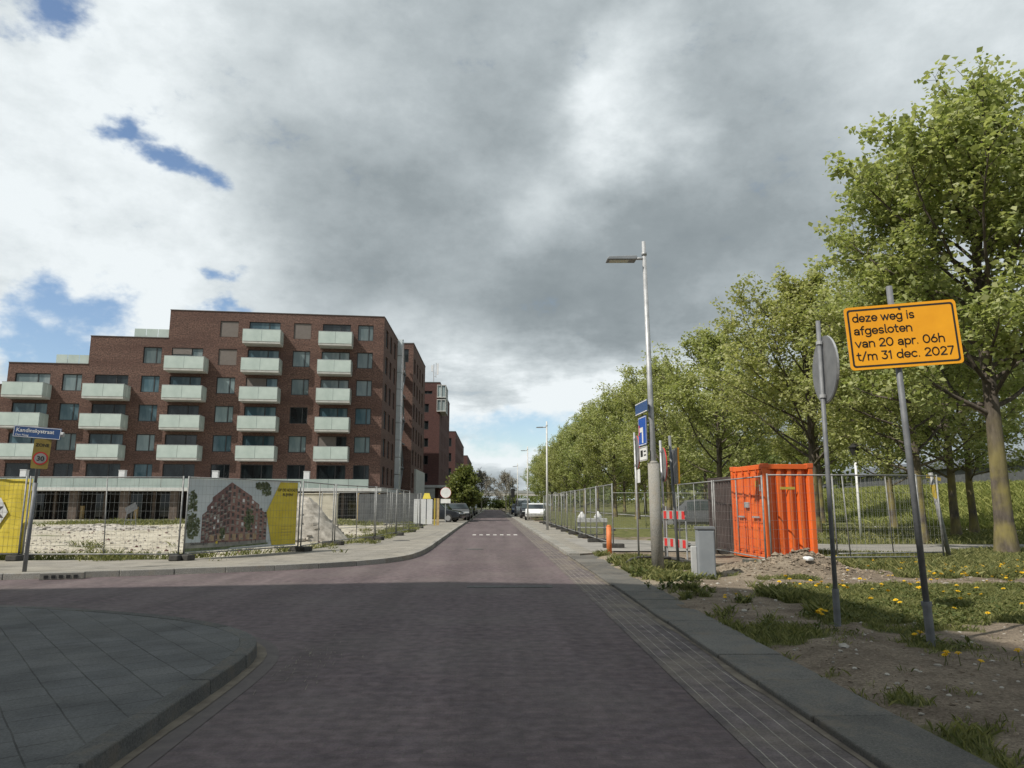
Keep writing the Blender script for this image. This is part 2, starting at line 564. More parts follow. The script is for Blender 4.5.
M['orange'] = paint_mat('orange_paint', (0.66, 0.108, 0.016), (0.79, 0.162, 0.030), 0.5, 0.75)
M['orange_dirty'] = paint_mat('orange_paint_worn', (0.52, 0.09, 0.025), (0.74, 0.15, 0.035), 0.6, 0.9)
M['brown_steel'] = mat('brown_container_paint', (0.045, 0.032, 0.03), (0.075, 0.055, 0.05), 3, 0.6)
M['sign_yellow'] = mat('sign_yellow', (0.80, 0.33, 0.006), (0.94, 0.43, 0.012), 2.2, 0.35, detail=9, lo=0.3, hi=0.7)
M['sign_black'] = mat('sign_black', (0.015, 0.015, 0.015), None, 3, 0.4)
M['sign_white'] = mat('sign_white', (0.78, 0.78, 0.76), None, 3, 0.4)
M['sign_red'] = mat('sign_red', (0.60, 0.03, 0.03), None, 3, 0.4)
M['sign_blue'] = mat('sign_blue', (0.015, 0.09, 0.42), None, 3, 0.35)
M['plate_blue'] = mat('street_plate_blue', (0.035, 0.085, 0.22), None, 3, 0.4)
M['sign_back'] = mat('sign_back_aluminium', (0.17, 0.175, 0.18), (0.24, 0.245, 0.25), 5, 0.55, 0.3)
M['dull_yellow'] = mat('faded_yellow', (0.45, 0.33, 0.05), (0.55, 0.42, 0.07), 6, 0.5)
M['aged_yellow'] = mat('aged_sign_yellow', (0.30, 0.215, 0.05), (0.40, 0.30, 0.07), 6, 0.6)
M['aged_white'] = mat('aged_sign_white', (0.29, 0.285, 0.27), (0.40, 0.39, 0.37), 6, 0.6)
M['banner_yellow'] = mat('banner_yellow', (0.60, 0.475, 0.045), (0.70, 0.57, 0.075), 2.5, 0.6)
M['banner_sky'] = mat('printed_sky', (0.50, 0.56, 0.58), (0.64, 0.69, 0.70), 1.0, 0.6)
M['print_brick'] = mat('printed_brick', (0.20, 0.105, 0.092), (0.33, 0.20, 0.17), 9, 0.6)
M['print_brick_dark'] = mat('printed_brick_dark', (0.13, 0.075, 0.072), (0.22, 0.125, 0.115), 9, 0.6)
M['print_green'] = mat('printed_green', (0.08, 0.11, 0.05), (0.2, 0.23, 0.12), 7, 0.6)
M['print_grey'] = mat('printed_grey', (0.22, 0.22, 0.20), (0.36, 0.35, 0.31), 4, 0.6)
M['print_warm_dark'] = mat('printed_band', (0.27, 0.17, 0.14), (0.36, 0.24, 0.20), 8, 0.6)
M['print_warm'] = mat('printed_shop_light', (0.36, 0.25, 0.15), (0.48, 0.36, 0.24), 8, 0.6)
M['print_dark'] = mat('printed_dark', (0.05, 0.05, 0.05), (0.10, 0.09, 0.09), 7, 0.6)
M['print_white'] = mat('printed_white', (0.58, 0.60, 0.60), (0.72, 0.73, 0.72), 3, 0.6)
M['cabinet'] = mat('grey_cabinet', (0.22, 0.24, 0.26), (0.27, 0.29, 0.31), 3, 0.6)
M['cabinet_pale'] = mat('pale_grey_plastic', (0.46, 0.47, 0.47), None, 3, 0.6)
M['bollard'] = mat('orange_plastic', (0.55, 0.15, 0.04), (0.68, 0.21, 0.06), 6, 0.6)
M['tyre'] = mat('tyre_rubber', (0.02, 0.02, 0.02), None, 8, 0.8)
M['rim'] = mat('alloy_rim', (0.4, 0.4, 0.41), None, 8, 0.35, 0.6)
M['lamp_red'] = mat('tail_lamp_red', (0.4, 0.02, 0.02), None, 3, 0.2)
M['lamp_clear'] = mat('headlamp_glass', (0.6, 0.62, 0.62), None, 3, 0.15)
M['car_dark'] = mat('dark_car_paint', (0.02, 0.023, 0.028), None, 3, 0.2)
M['car_grey'] = mat('grey_car_paint', (0.12, 0.125, 0.135), None, 3, 0.25, 0.2)
M['car_white'] = mat('white_car_paint', (0.75, 0.76, 0.76), None, 3, 0.25)
M['car_blue'] = mat('blue_car_paint', (0.03, 0.055, 0.12), None, 3, 0.25)
M['car_silver'] = mat('silver_car_paint', (0.38, 0.39, 0.40), None, 3, 0.3, 0.5)
M['wood'] = mat('pale_timber', (0.45, 0.32, 0.15), (0.58, 0.44, 0.22), 6, 0.8)
M['plastic_white'] = mat('white_plastic', (0.7, 0.71, 0.72), (0.8, 0.8, 0.8), 4, 0.5)
M['hoarding'] = mat('dark_hoarding', (0.07, 0.075, 0.08), (0.11, 0.115, 0.12), 2, 0.7)
M['shed_roof'] = mat('dark_shed_roof', (0.085, 0.095, 0.11), (0.12, 0.13, 0.145), 1, 0.6)
M['rubble'] = mat('rubble_grey', (0.22, 0.20, 0.17), (0.48, 0.45, 0.40), 3.5, 0.95, bmp=0.8)
M['soil'] = mat('loose_soil', (0.13, 0.10, 0.072), (0.30, 0.245, 0.185), 4, 0.95, bmp=0.8)
M['grate'] = mat('cast_iron', (0.06, 0.058, 0.056), (0.11, 0.105, 0.10), 12, 0.7, 0.3)
M['black_metal'] = mat('black_metal', (0.02, 0.02, 0.021), None, 5, 0.5)
M['leaf'] = leaf_mat('leaf_spring', (0.235, 0.28, 0.10), (0.48, 0.495, 0.255), 0.44)
M['leaf_dark'] = leaf_mat('leaf_young_tree', (0.085, 0.12, 0.032), (0.19, 0.215, 0.07))
M['grass'] = leaf_mat('grass_blade', (0.085, 0.108, 0.034), (0.29, 0.285, 0.115), 0.25, 0.6)
M['weed'] = leaf_mat('weed_leaf', (0.055, 0.08, 0.022), (0.13, 0.15, 0.045), 0.2, 0.6)
M['petal'] = mat('dandelion_petal', (0.78, 0.50, 0.01), (0.85, 0.60, 0.015), 40, 0.7)
M['pink'] = mat('faded_pink_cloth', (0.45, 0.12, 0.16), None, 5, 0.8)


def bark_mat():
    m, nt, b = new_mat('bark')
    col, fac, src = noise_col(nt, (0.055, 0.045, 0.036), (0.15, 0.125, 0.10), 6, 8, 0.65, 0.35, 0.68, (1.5, 1.5, 0.35))
    tc = node(nt, 'ShaderNodeTexCoord')
    n = node(nt, 'ShaderNodeTexNoise')
    n.inputs['Scale'].default_value = 1.3
    n.inputs['Detail'].default_value = 7
    nt.links.new(tc.outputs['Object'], n.inputs['Vector'])
    sp = node(nt, 'ShaderNodeSeparateXYZ')
    nt.links.new(tc.outputs['Object'], sp.inputs[0])
    hz = node(nt, 'ShaderNodeMapRange')          # algae and lichen reach a few metres up the stem
    hz.inputs['From Min'].default_value = 4.2
    hz.inputs['From Max'].default_value = 2.2
    hz.inputs['To Max'].default_value = 0.9
    nt.links.new(sp.outputs[2], hz.inputs['Value'])
    r = node(nt, 'ShaderNodeMapRange')
    r.inputs['From Min'].default_value = 0.38
    r.inputs['From Max'].default_value = 0.60
    nt.links.new(n.outputs['Fac'], r.inputs['Value'])
    mu = node(nt, 'ShaderNodeMath', operation='MULTIPLY')
    nt.links.new(r.outputs[0], mu.inputs[0])
    nt.links.new(hz.outputs[0], mu.inputs[1])
    nt.links.new(mixc(nt, mu.outputs[0], col, (0.235, 0.20, 0.062)), b.inputs['Base Color'])
    b.inputs['Roughness'].default_value = 0.9
    bump(nt, b, fac, 0.8, 0.03)
    return m


M['bark'] = bark_mat()


def verge_mat():
    m, nt, b = new_mat('verge_soil')
    dirt, fac, src = noise_col(nt, (0.135, 0.108, 0.085), (0.31, 0.26, 0.205), 2.2, 9, 0.68, 0.32, 0.68)
    sand, _, _ = noise_col(nt, (0.28, 0.235, 0.175), (0.40, 0.35, 0.27), 5, 6)
    fine, ff, _ = noise_col(nt, (0.55, 0.53, 0.5), (1.35, 1.33, 1.3), 38, 7, 0.75, 0.36, 0.64)
    dirt = mixc(nt, 1.0, dirt, fine, 'MULTIPLY')
    at = node(nt, 'ShaderNodeAttribute', attribute_name='sandy')
    col = mixc(nt, at.outputs['Fac'], dirt, sand)
    green, gf, _ = noise_col(nt, (0.06, 0.075, 0.026), (0.19, 0.185, 0.07), 3, 8, 0.7)
    ag = node(nt, 'ShaderNodeAttribute', attribute_name='grassy')
    n = node(nt, 'ShaderNodeTexNoise')
    n.inputs['Scale'].default_value = 6
    n.inputs['Detail'].default_value = 7
    nt.links.new(src, n.inputs['Vector'])
    ad = node(nt, 'ShaderNodeMath', operation='ADD')
    nt.links.new(n.outputs['Fac'], ad.inputs[0])
    nt.links.new(ag.outputs['Fac'], ad.inputs[1])
    r = node(nt, 'ShaderNodeMapRange')
    r.inputs['From Min'].default_value = 0.85
    r.inputs['From Max'].default_value = 1.15
    nt.links.new(ad.outputs[0], r.inputs['Value'])
    col = mixc(nt, r.outputs[0], col, green)
    nt.links.new(col, b.inputs['Base Color'])
    b.inputs['Roughness'].default_value = 0.95
    b.inputs['Specular IOR Level'].default_value = 0.15
    hs_ = node(nt, 'ShaderNodeMath', operation='MULTIPLY_ADD')
    nt.links.new(ff, hs_.inputs[0])
    hs_.inputs[1].default_value = 0.5
    nt.links.new(fac, hs_.inputs[2])
    bump(nt, b, hs_.outputs[0], 1.0, 0.05)
    return m


M['verge'] = verge_mat()

# ------------------------------------------------------------------ mesh helpers
class MB:
    def __init__(s):
        s.v, s.f, s.m = [], [], []

    def add(s, vs, fs, m=0):
        o = len(s.v)
        s.v += [tuple(v) for v in vs]
        for f in fs:
            s.f.append(tuple(o + i for i in f))
            s.m.append(m)
        return s

    def box(s, x0, x1, y0, y1, z0, z1, m=0, T=None):
        vs = [(x0, y0, z0), (x1, y0, z0), (x1, y1, z0), (x0, y1, z0), (x0, y0, z1), (x1, y0, z1), (x1, y1, z1), (x0, y1, z1)]
        if T is not None:
            vs = [tuple(T @ Vector(v)) for v in vs]
        return s.add(vs, [(3, 2, 1, 0), (4, 5, 6, 7), (0, 1, 5, 4), (1, 2, 6, 5), (2, 3, 7, 6), (3, 0, 4, 7)], m)

    def tube(s, p0, p1, r0, r1=None, n=8, m=0, caps=True):
        r1 = r0 if r1 is None else r1
        p0, p1 = Vector(p0), Vector(p1)
        d = (p1 - p0).normalized()
        a = d.orthogonal().normalized()
        b = d.cross(a)
        vs = []
        for p, r in ((p0, r0), (p1, r1)):
            for i in range(n):
                t = 2 * math.pi * i / n
                vs.append(p + a * (r * math.cos(t)) + b * (r * math.sin(t)))
        fs = [(i, (i + 1) % n, n + (i + 1) % n, n + i) for i in range(n)]
        if caps:
            fs += [tuple(range(n - 1, -1, -1)), tuple(range(n, 2 * n))]
        return s.add(vs, fs, m)

    def prism(s, pts, z0, z1, m=0, bottom=True):
        n = len(pts)
        vs = [(x, y, z0) for x, y in pts] + [(x, y, z1) for x, y in pts]
        fs = [(i, (i + 1) % n, n + (i + 1) % n, n + i) for i in range(n)] + [tuple(range(n, 2 * n))]
        if bottom:
            fs.append(tuple(range(n - 1, -1, -1)))
        return s.add(vs, fs, m)

    def vprism(s, pts, y0, y1, m=0):
        """outline in x,z swept in y"""
        n = len(pts)
        vs = [(x, y0, z) for x, z in pts] + [(x, y1, z) for x, z in pts]
        fs = [(i, (i + 1) % n, n + (i + 1) % n, n + i) for i in range(n)] + [tuple(range(n, 2 * n)), tuple(range(n - 1, -1, -1))]
        return s.add(vs, fs, m)

    def disc(s, c, nrm, r, th, n=28, m=0, me=None):
        c, d = Vector(c), Vector(nrm).normalized()
        k = len(s.f)
        s.tube(c - d * th / 2, c + d * th / 2, r, r, n, m)
        if me is not None:
            for i in range(k, k + n):
                s.m[i] = me
        return s

    def mesh(s, name, mats, smooth=False):
        me = bpy.data.meshes.new(name)
        me.from_pydata(s.v, [], s.f)
        for m in mats:
            me.materials.append(m)
        if len(mats) > 1:
            me.polygons.foreach_set('material_index', s.m)
        bm = bmesh.new()
        bm.from_mesh(me)
        bmesh.ops.recalc_face_normals(bm, faces=bm.faces)
        bm.to_mesh(me)
        bm.free()
        if smooth:
            for p in me.polygons:
                p.use_smooth = True
        me.update()
        return me

    def build(s, name, mats, parent=None, smooth=False, bevel=0.0, seg=2):
        if not isinstance(mats, (list, tuple)):
            mats = [mats]
        return link(name, s.mesh(name, mats, smooth), parent, bevel, seg)


def link(name, me, parent=None, bevel=0.0, seg=2):
    o = bpy.data.objects.new(name, me)
    C.objects.link(o)
    if parent is not None:
        o.parent = parent
    if bevel:
        md = o.modifiers.new('bevel', 'BEVEL')
        md.width = bevel
        md.segments = seg
        md.limit_method = 'ANGLE'
        md.angle_limit = R(40)
    return o


def tag(o, label, cat, group=None, kind=None):
    o['label'] = label
    o['category'] = cat
    if group:
        o['group'] = group
    if kind:
        o['kind'] = kind
    return o


def empty(name, loc, rz=0, label=None, cat=None, group=None):
    o = bpy.data.objects.new(name, None)
    C.objects.link(o)
    o.location = loc
    o.rotation_euler = (0, 0, rz)
    o.empty_display_size = 0.3
    if label:
        tag(o, label, cat, group)
    return o


def structure(o):
    o['kind'] = 'structure'
    return o


def copy_tree(o, parent=None):
    c = o.copy()
    C.objects.link(c)
    c.parent = parent
    for ch in list(o.children):
        copy_tree(ch, c)
    return c


def text_mesh(txt, size, offset=0.0, extrude=0.001, align='LEFT', spacing=1.0, sx=1.0):
    cu = bpy.data.curves.new('lettering', 'FONT')
    cu.body = txt
    cu.size = size
    cu.offset = offset
    cu.extrude = extrude
    cu.align_x = align
    cu.space_character = spacing
    cu.resolution_u = 3
    o = bpy.data.objects.new('lettering', cu)
    C.objects.link(o)
    dg = bpy.context.evaluated_depsgraph_get()
    me = bpy.data.meshes.new_from_object(o.evaluated_get(dg))
    C.objects.unlink(o)
    bpy.data.objects.remove(o)
    # text lies in xy -> stand it up in xz, facing -y
    for v in me.vertices:
        x, y, z = v.co
        v.co = (x * sx, -z, y)
    return me


def add_text(txt, size, parent, loc, m, **k):
    me = text_mesh(txt, size, **k)
    me.materials.clear()
    me.materials.append(m)
    o = link('lettering', me, parent)
    o.location = loc
    return o


_rs = np.random.RandomState(11)
_lat = _rs.rand(256, 256)


def vnoise(x, y):
    x = np.asarray(x, float); y = np.asarray(y, float)
    xi = np.floor(x).astype(int); yi = np.floor(y).astype(int)
    fx = x - xi; fy = y - yi
    fx = fx * fx * (3 - 2 * fx); fy = fy * fy * (3 - 2 * fy)
    g = lambda a, b: _lat[a % 256, b % 256]
    return (g(xi, yi) * (1 - fx) + g(xi + 1, yi) * fx) * (1 - fy) + (g(xi, yi + 1) * (1 - fx) + g(xi + 1, yi + 1) * fx) * fy


def fbm(x, y, o=4):
    a, t, s = 0.5, 0, 0
    for i in range(o):
        t = t + a * vnoise(x * 2 ** i + 17.3 * i, y * 2 ** i + 5.1 * i)
        s += a
        a *= 0.55
    return t / s


def sstep(x, a, b):
    t = np.clip((np.asarray(x, float) - a) / (b - a), 0, 1)
    return t * t * (3 - 2 * t)


def grid_mesh(name, xs, ys, hf, m, attrs=None, mask=None):
    X, Y = np.meshgrid(xs, ys, indexing='ij')
    Z = hf(X, Y)
    nx, ny = len(xs), len(ys)
    me = bpy.data.meshes.new(name)
    vs = np.stack([X, Y, Z], -1).reshape(-1, 3)
    i = np.arange(nx * ny).reshape(nx, ny)
    q = np.stack([i[:-1, :-1], i[1:, :-1], i[1:, 1:], i[:-1, 1:]], -1).reshape(-1, 4)
    if mask is not None:
        cx = (X[:-1, :-1] + X[1:, 1:]) / 2
        cy = (Y[:-1, :-1] + Y[1:, 1:]) / 2
        q = q[mask(cx, cy).reshape(-1)]
    me.from_pydata(vs.tolist(), [], q.tolist())
    me.materials.append(m)
    for k, f in (attrs or {}).items():
        a = me.attributes.new(k, 'FLOAT', 'POINT')
        a.data.foreach_set('value', np.asarray(f(X, Y), np.float32).reshape(-1))
    for p in me.polygons:
        p.use_smooth = True
    return link(name, me)


def np_mesh(name, verts, k, mats):
    """verts (n*k,3): n separate polygons of k corners"""
    n = len(verts) // k
    me = bpy.data.meshes.new(name)
    me.vertices.add(n * k)
    me.vertices.foreach_set('co', np.asarray(verts, np.float32).reshape(-1))
    me.loops.add(n * k)
    me.loops.foreach_set('vertex_index', np.arange(n * k, dtype=np.int32))
    me.polygons.add(n)
    me.polygons.foreach_set('loop_start', np.arange(0, n * k, k, dtype=np.int32))
    me.polygons.foreach_set('loop_total', np.full(n, k, np.int32))
    for m in mats:
        me.materials.append(m)
    me.update(calc_edges=True)
    me.validate()
    return me


# ------------------------------------------------------------------ the setting: ground, road, pavements
def side_lo(x):
    return np.interp(x, [3, 8.4, 9.6, 12.0, 13.0, 16, 60], [21.4, 21.2, 19.5, 19.0, 20.7, 21.4, 20.6])


def side_hi(x):
    return np.interp(x, [3, 7, 12, 60], [29.5, 27.0, 24.8, 23.6])


CYC = [(40, 27.5), (34, 30.5), (27.3, 36.6), (23.6, 42.0), (21.8, 50), (19.0, 62), (18.5, 90), (18.5, 170)]


def dist_path(x, y, pts):
    x = np.asarray(x, float); y = np.asarray(y, float)
    d = np.full(x.shape, 1e9)
    for (ax, ay), (bx, by) in zip(pts[:-1], pts[1:]):
        dx, dy = bx - ax, by - ay
        t = np.clip(((x - ax) * dx + (y - ay) * dy) / (dx * dx + dy * dy), 0, 1)
        d = np.minimum(d, np.hypot(x - ax - t * dx, y - ay - t * dy))
    return d


def on_side_road(x, y):
    return sstep(np.minimum(np.asarray(y) - side_lo(x), side_hi(x) - np.asarray(y)), -0.25, 0.15)


def verge_h(x, y):
    h = 0.085 + 0.05 * (fbm(x * 1.1, y * 1.1, 4) - 0.5) + 0.02 * (fbm(x * 5, y * 5, 3) - 0.5)
    h = h + 0.10 * sstep(np.asarray(x), 4, 9) * (fbm(x * 0.35 + 9, y * 0.35, 3) - 0.4)
    h = h - 0.055 * (1 - sstep(np.asarray(x), 2.65, 3.2))
    # dug-over soil beside the container
    for cx, cy, rx, ry, hh in ((5.3, 15.0, 0.9, 0.7, 0.14), (6.35, 14.6, 0.75, 0.55, 0.34), (4.9, 14.3, 0.8, 0.6, 0.07), (5.8, 14.3, .5, .4, .12)):
        r = ((np.asarray(x) - cx) / rx) ** 2 + ((np.asarray(y) - cy) / ry) ** 2
        h = h + hh * np.exp(-r * 1.3) * (0.6 + 0.9 * fbm(np.asarray(x) * 4, np.asarray(y) * 4, 4))
    # the grass bank
    b = sstep(np.asarray(x) + 0.10 * (np.asarray(y) - 40) * 0, 28.5, 39.0)
    h = h + b * (2.75 + 0.5 * (fbm(x * 0.3, y * 0.3, 3) - 0.5))
    flat = np.maximum(on_side_road(x, y), sstep(1.3 - dist_path(x, y, CYC), -0.3, 0.3) * (1 - b))
    return h * (1 - flat) + 0.04 * flat


def grass_mask(x, y):
    x = np.asarray(x, float); y = np.asarray(y, float)
    n = fbm(x * 0.9 + 3, y * 0.9 + 8, 4) - 0.5 + 0.6 * (fbm(x * 2.6, y * 2.6, 3) - 0.5)
    b = np.full(x.shape, -0.22)
    b = np.maximum(b, 0.36 * sstep(x, 4.0, 5.4) * sstep(y, 7.2, 8.6) * (1 - sstep(y, 11.8, 13.2)))
    b = np.maximum(b, 0.55 * sstep(x, 6.6, 8.2) * sstep(y, 12.6, 14.2))
    b = np.maximum(b, 0.6 * sstep(x, 11, 12.5) * sstep(y, 9, 12))
    b = np.maximum(b, 0.16 * (1 - sstep(np.abs(x - 3.15), 0.25, 0.7)) * sstep(y, 9.5, 12) * (1 - sstep(y, 20, 21)))
    b = np.maximum(b, 0.13 * (1 - sstep(np.abs(x - 2.95), 0.3, 0.7)) * sstep(y, 4.5, 6.0) * (1 - sstep(y, 11, 13)))
    b = np.maximum(b, 0.6 * sstep(x, 27.5, 29))
    b = np.maximum(b, 0.35 * sstep(y, 30, 32) * sstep(x, 4, 5))
    b = b - 0.55 * np.exp(-(((x - 6.2) / 1.7) ** 2 + ((y - 14.9) / 0.9) ** 2))
    b = b - 0.35 * np.exp(-(((y - 12.7) / 0.5) ** 2)) * (1 - sstep(x, 9, 11))
    b = b - 0.16 * (1 - sstep(y, 5.6, 6.8)) * sstep(x, 2.9, 3.3)
    m = sstep(n + b, -0.02, 0.22)
    return m * (1 - on_side_road(x, y)) * sstep(dist_path(x, y, CYC), 0.9, 1.4)


mg = MB()
mg.add([(-900, -300, -0.12), (900, -300, -0.12), (900, 2500, -0.12), (-900, 2500, -0.12)], [(0, 1, 2, 3)])
M['field'] = mat('distant_ground', (0.07, 0.085, 0.035), (0.15, 0.14, 0.07), 0.15, 0.95)
structure(mg.build('ground', M['field']))

xs = np.concatenate([np.arange(2.58, 13, 0.11), np.geomspace(13.1, 75, 60)])
ys = np.concatenate([np.arange(-6, 2, 0.4), np.arange(2.2, 24, 0.12), np.geomspace(24.2, 420, 110)])
vg = grid_mesh('verge', xs, ys, verge_h, M['verge'],
               {'grassy': grass_mask,
                'sandy': lambda x, y: np.maximum((1 - sstep(np.abs(x - 3.0), 0.1, 0.9)) * sstep(y, 10, 13) * 0.6,
                                                 0.7 * np.exp(-(((x - 4.8) / 1.2) ** 2 + ((y - 16.5) / 3.5) ** 2)))})
structure(vg)

# carriageway sheets
KERB = [(-60, 2.5), (-40, 7.6), (-22, 11.6), (-13, 13.55), (-9.46, 14.45), (-7.85, 15.0), (-6.11, 15.7), (-4.7, 16.35), (-3.72, 17.05), (-2.9, 17.9), (-2.34, 18.95),
        (-2.05, 20.6), (-1.98, 22.7), (-2.02, 30), (-2.1, 48), (-2.15, 230)]
rd = MB()
rd.add([(-60, -20, 0), (2.3, -20, 0), (2.3, 24, 0), (-60, 24, 0)], [(0, 1, 2, 3)])
rd.add([(-2.6, 24, 0), (2.3, 24, 0), (2.3, 230, 0), (-2.6, 230, 0)], [(0, 1, 2, 3)])
structure(rd.build('road', M['road_brick']))
gt = MB()
gt.add([(1.50, -6, 0.004), (2.12, -6, 0.004), (2.12, 120, 0.004), (1.50, 120, 0.004)], [(0, 1, 2, 3)])
structure(gt.build('gutter', M['gutter_brick']))
sd = MB()
for k in range(60):
    y = 3.4 + k * 0.45
    w = max(.012, 0.22 * (float(fbm(k * 0.45, 3.3)) - .28)) + rnd.uniform(0, .02)
    if k == 0:
        pw = w
    sd.add([(2.105 - pw, y - 0.45, 0.008), (2.105, y - 0.45, 0.008), (2.105, y, 0.008), (2.105 - w, y, 0.008)], [(0, 1, 2, 3)])
    pw = w
sd_o = sd.build('gutter_sand', M['gutter_dirt'])
structure(sd_o)

# painted blocks of the hump
for i in range(7):
    m_ = MB()
    x = -0.98 + i * 0.33
    m_.box(x, x + 0.17, 35.1, 35.75 - 0.1 * (i % 2), 0.002, 0.006)
    o = m_.build('hump_marking', M['white_mark'])
    o['kind'] = 'structure'


def resample(path, step):
    pts = [Vector((*p, 0)) for p in path]
    out = [pts[0]]
    acc = 0
    for a, b in zip(pts[:-1], pts[1:]):
        L = (b - a).length
        t = step - acc
        while t <= L:
            out.append(a + (b - a) * (t / L))
            t += step
        acc = L - (t - step)
    return out


def smooth_path(path, it=2):
    for _ in range(it):
        q = [path[0]]
        for a, b in zip(path[:-1], path[1:]):
            q.append((a[0] * .75 + b[0] * .25, a[1] * .75 + b[1] * .25))
            q.append((a[0] * .25 + b[0] * .75, a[1] * .25 + b[1] * .75))
        q.append(path[-1])
        path = q
    return path


def kerb(name, path, width, z1, m, block=1.0, batter=0.02, z0=-0.1, gap=0.008):
    """a run of kerb stones; width towards the left of the path direction"""
    sub = 4
    pts = resample(path, block / sub)
    mb = MB()
    nrm = []
    for i in range(len(pts)):
        d = (pts[min(i + 1, len(pts) - 1)] - pts[max(i - 1, 0)]).normalized()
        nrm.append(Vector((-d.y, d.x, 0)))
    for i in range(0, len(pts) - 1, sub):
        ids = list(range(i, min(i + sub, len(pts) - 1) + 1))
        dz, j = rnd.uniform(-.004, .004), rnd.uniform(-.006, .006)
        vs = []
        for q_, k in enumerate(ids):
            p = pts[k]
            if q_ == 0:
                p = p + (pts[ids[1]] - p).normalized() * gap * .5
            if q_ == len(ids) - 1:
                p = p - (p - pts[ids[-2]]).normalized() * gap * .5
            r = nrm[k]
            for off, z in ((j, z0), (batter + j, z1 + dz), (width, z1 + dz), (width, z0)):
                v = p + r * off
                vs.append((v.x, v.y, z))
        n = len(ids)
        fs = [(4 * a + e, 4 * a + (e + 1) % 4, 4 * a + 4 + (e + 1) % 4, 4 * a + 4 + e) for a in range(n - 1) for e in range(4)]
        fs += [(3, 2, 1, 0), tuple(4 * (n - 1) + e for e in range(4))]
        mb.add(vs, fs)
    o = mb.build(name, m, bevel=0.012)
    return structure(o)


kl = smooth_path(KERB)
kerb('kerb', kl, 0.16, 0.12, M['kerb'])
inner = [(x - 0.05 if y > 20 else x, y + (0.05 if y < 20 else 0)) for x, y in kl]
BACK = [(-4.4, 50), (-4.15, 36), (-4.5, 28), (-5.2, 24.5), (-5.5, 21.4), (-7.6, 18.2), (-9.5, 18.0), (-12.5, 17.9), (-20, 16.6), (-60, 9)]
pv = MB()
pv.prism(inner[:-1] + [(-2.2, 230), (-11, 230), (-11, 52)] + BACK, -0.06, 0.115)
structure(pv.build('pavement', M['paver']))

NEAR = [(-2.0, -14), (-2.05, 2), (-2.08, 4.2), (-2.1, 5.2), (-2.11, 6.4), (-2.2, 7.25), (-2.55, 8.0), (-3.4, 8.8), (-4.8, 9.55), (-6.6, 10.15), (-9, 10.5), (-14, 10.3), (-26, 7.5), (-60, -1)]
nk = smooth_path(NEAR)
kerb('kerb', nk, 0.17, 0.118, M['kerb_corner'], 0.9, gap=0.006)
# gutter round the corner, with sand caught in it
for wd, z, mk, nm, j0 in ((0.20, 0.004, 'gutter_corner', 'gutter', 0.0), (0.07, 0.009, 'gutter_dirt', 'gutter_sand', 0.6)):
    gq = MB()
    pr = None
    gp = resample(nk, 0.3)
    for i in range(2, len(gp) - 2):
        if gp[i].x < -9:
            break
        d_ = (gp[i + 1] - gp[i - 1]).normalized()
        n_ = Vector((d_.y, -d_.x, 0))
        w_ = wd * (1 - j0 + 2.2 * j0 * float(fbm(i * .37, 7.7)))
        a_, b_ = gp[i] + Vector((0, 0, z)) - n_ * .02, gp[i] + n_ * w_ + Vector((0, 0, z))
        if pr:
            gq.add([pr[0], pr[1], b_, a_], [(0, 1, 2, 3)])
        pr = (a_, b_)
    structure(gq.build(nm, M[mk]))
jq = MB()
rj = random.Random(12)
for _ in range(80):
    x, y = -1.88 + abs(rj.gauss(0, .26)), rj.gauss(7.0, .6)
    L_, w_ = rj.uniform(.04, .20), rj.uniform(.002, .005)
    a_ = R(rj.choice((8, 98)) + rj.uniform(-5, 5))
    ux, uy = math.cos(a_), math.sin(a_)
    jq.add([(x - ux * L_ / 2 - uy * w_, y - uy * L_ / 2 + ux * w_, .003 + _ * 2e-5), (x - ux * L_ / 2 + uy * w_, y - uy * L_ / 2 - ux * w_, .003 + _ * 2e-5),
            (x + ux * L_ / 2 + uy * w_ * .4, y + uy * L_ / 2 - ux * w_ * .4, .003 + _ * 2e-5), (x + ux * L_ / 2 - uy * w_ * .4, y + uy * L_ / 2 + ux * w_ * .4, .003 + _ * 2e-5)], [(0, 1, 2, 3)])
M['joint_sand'] = mat('joint_sand', (0.15, 0.13, 0.11), (0.25, 0.22, 0.185), 9, 0.95)
structure(jq.build('road_joint_sand', M['joint_sand']))
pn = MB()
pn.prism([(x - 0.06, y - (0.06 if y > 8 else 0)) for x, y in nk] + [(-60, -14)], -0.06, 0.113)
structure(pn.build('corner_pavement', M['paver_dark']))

ks = MB()
y = -3.0
while y < 20.4:
    L_ = 1.0
    dz = rnd.uniform(-.006, .006)
    dx = rnd.uniform(-.012, .012)
    ks.box(2.11 + dx, 2.64 + dx + .011 * max(0, y), y + .005, y + L_ - .005, -0.08, 0.045 + dz)
    y += L_
structure(ks.build('kerb', M['kerb_old'], bevel=0.014))
kf = MB()
y = 20.5
while y < 125:
    kf.box(2.11, 2.42, y + .006, y + .994, -0.08, 0.10)
    y += 1
structure(kf.build('kerb', M['kerb'], bevel=0.012))
sw = MB()
sw.prism([(2.40, 20.3), (3.5, 21.3), (3.62, 30), (3.62, 130), (2.40, 130)], -0.02, 0.096)
structure(sw.build('side_pavement', M['paver']))

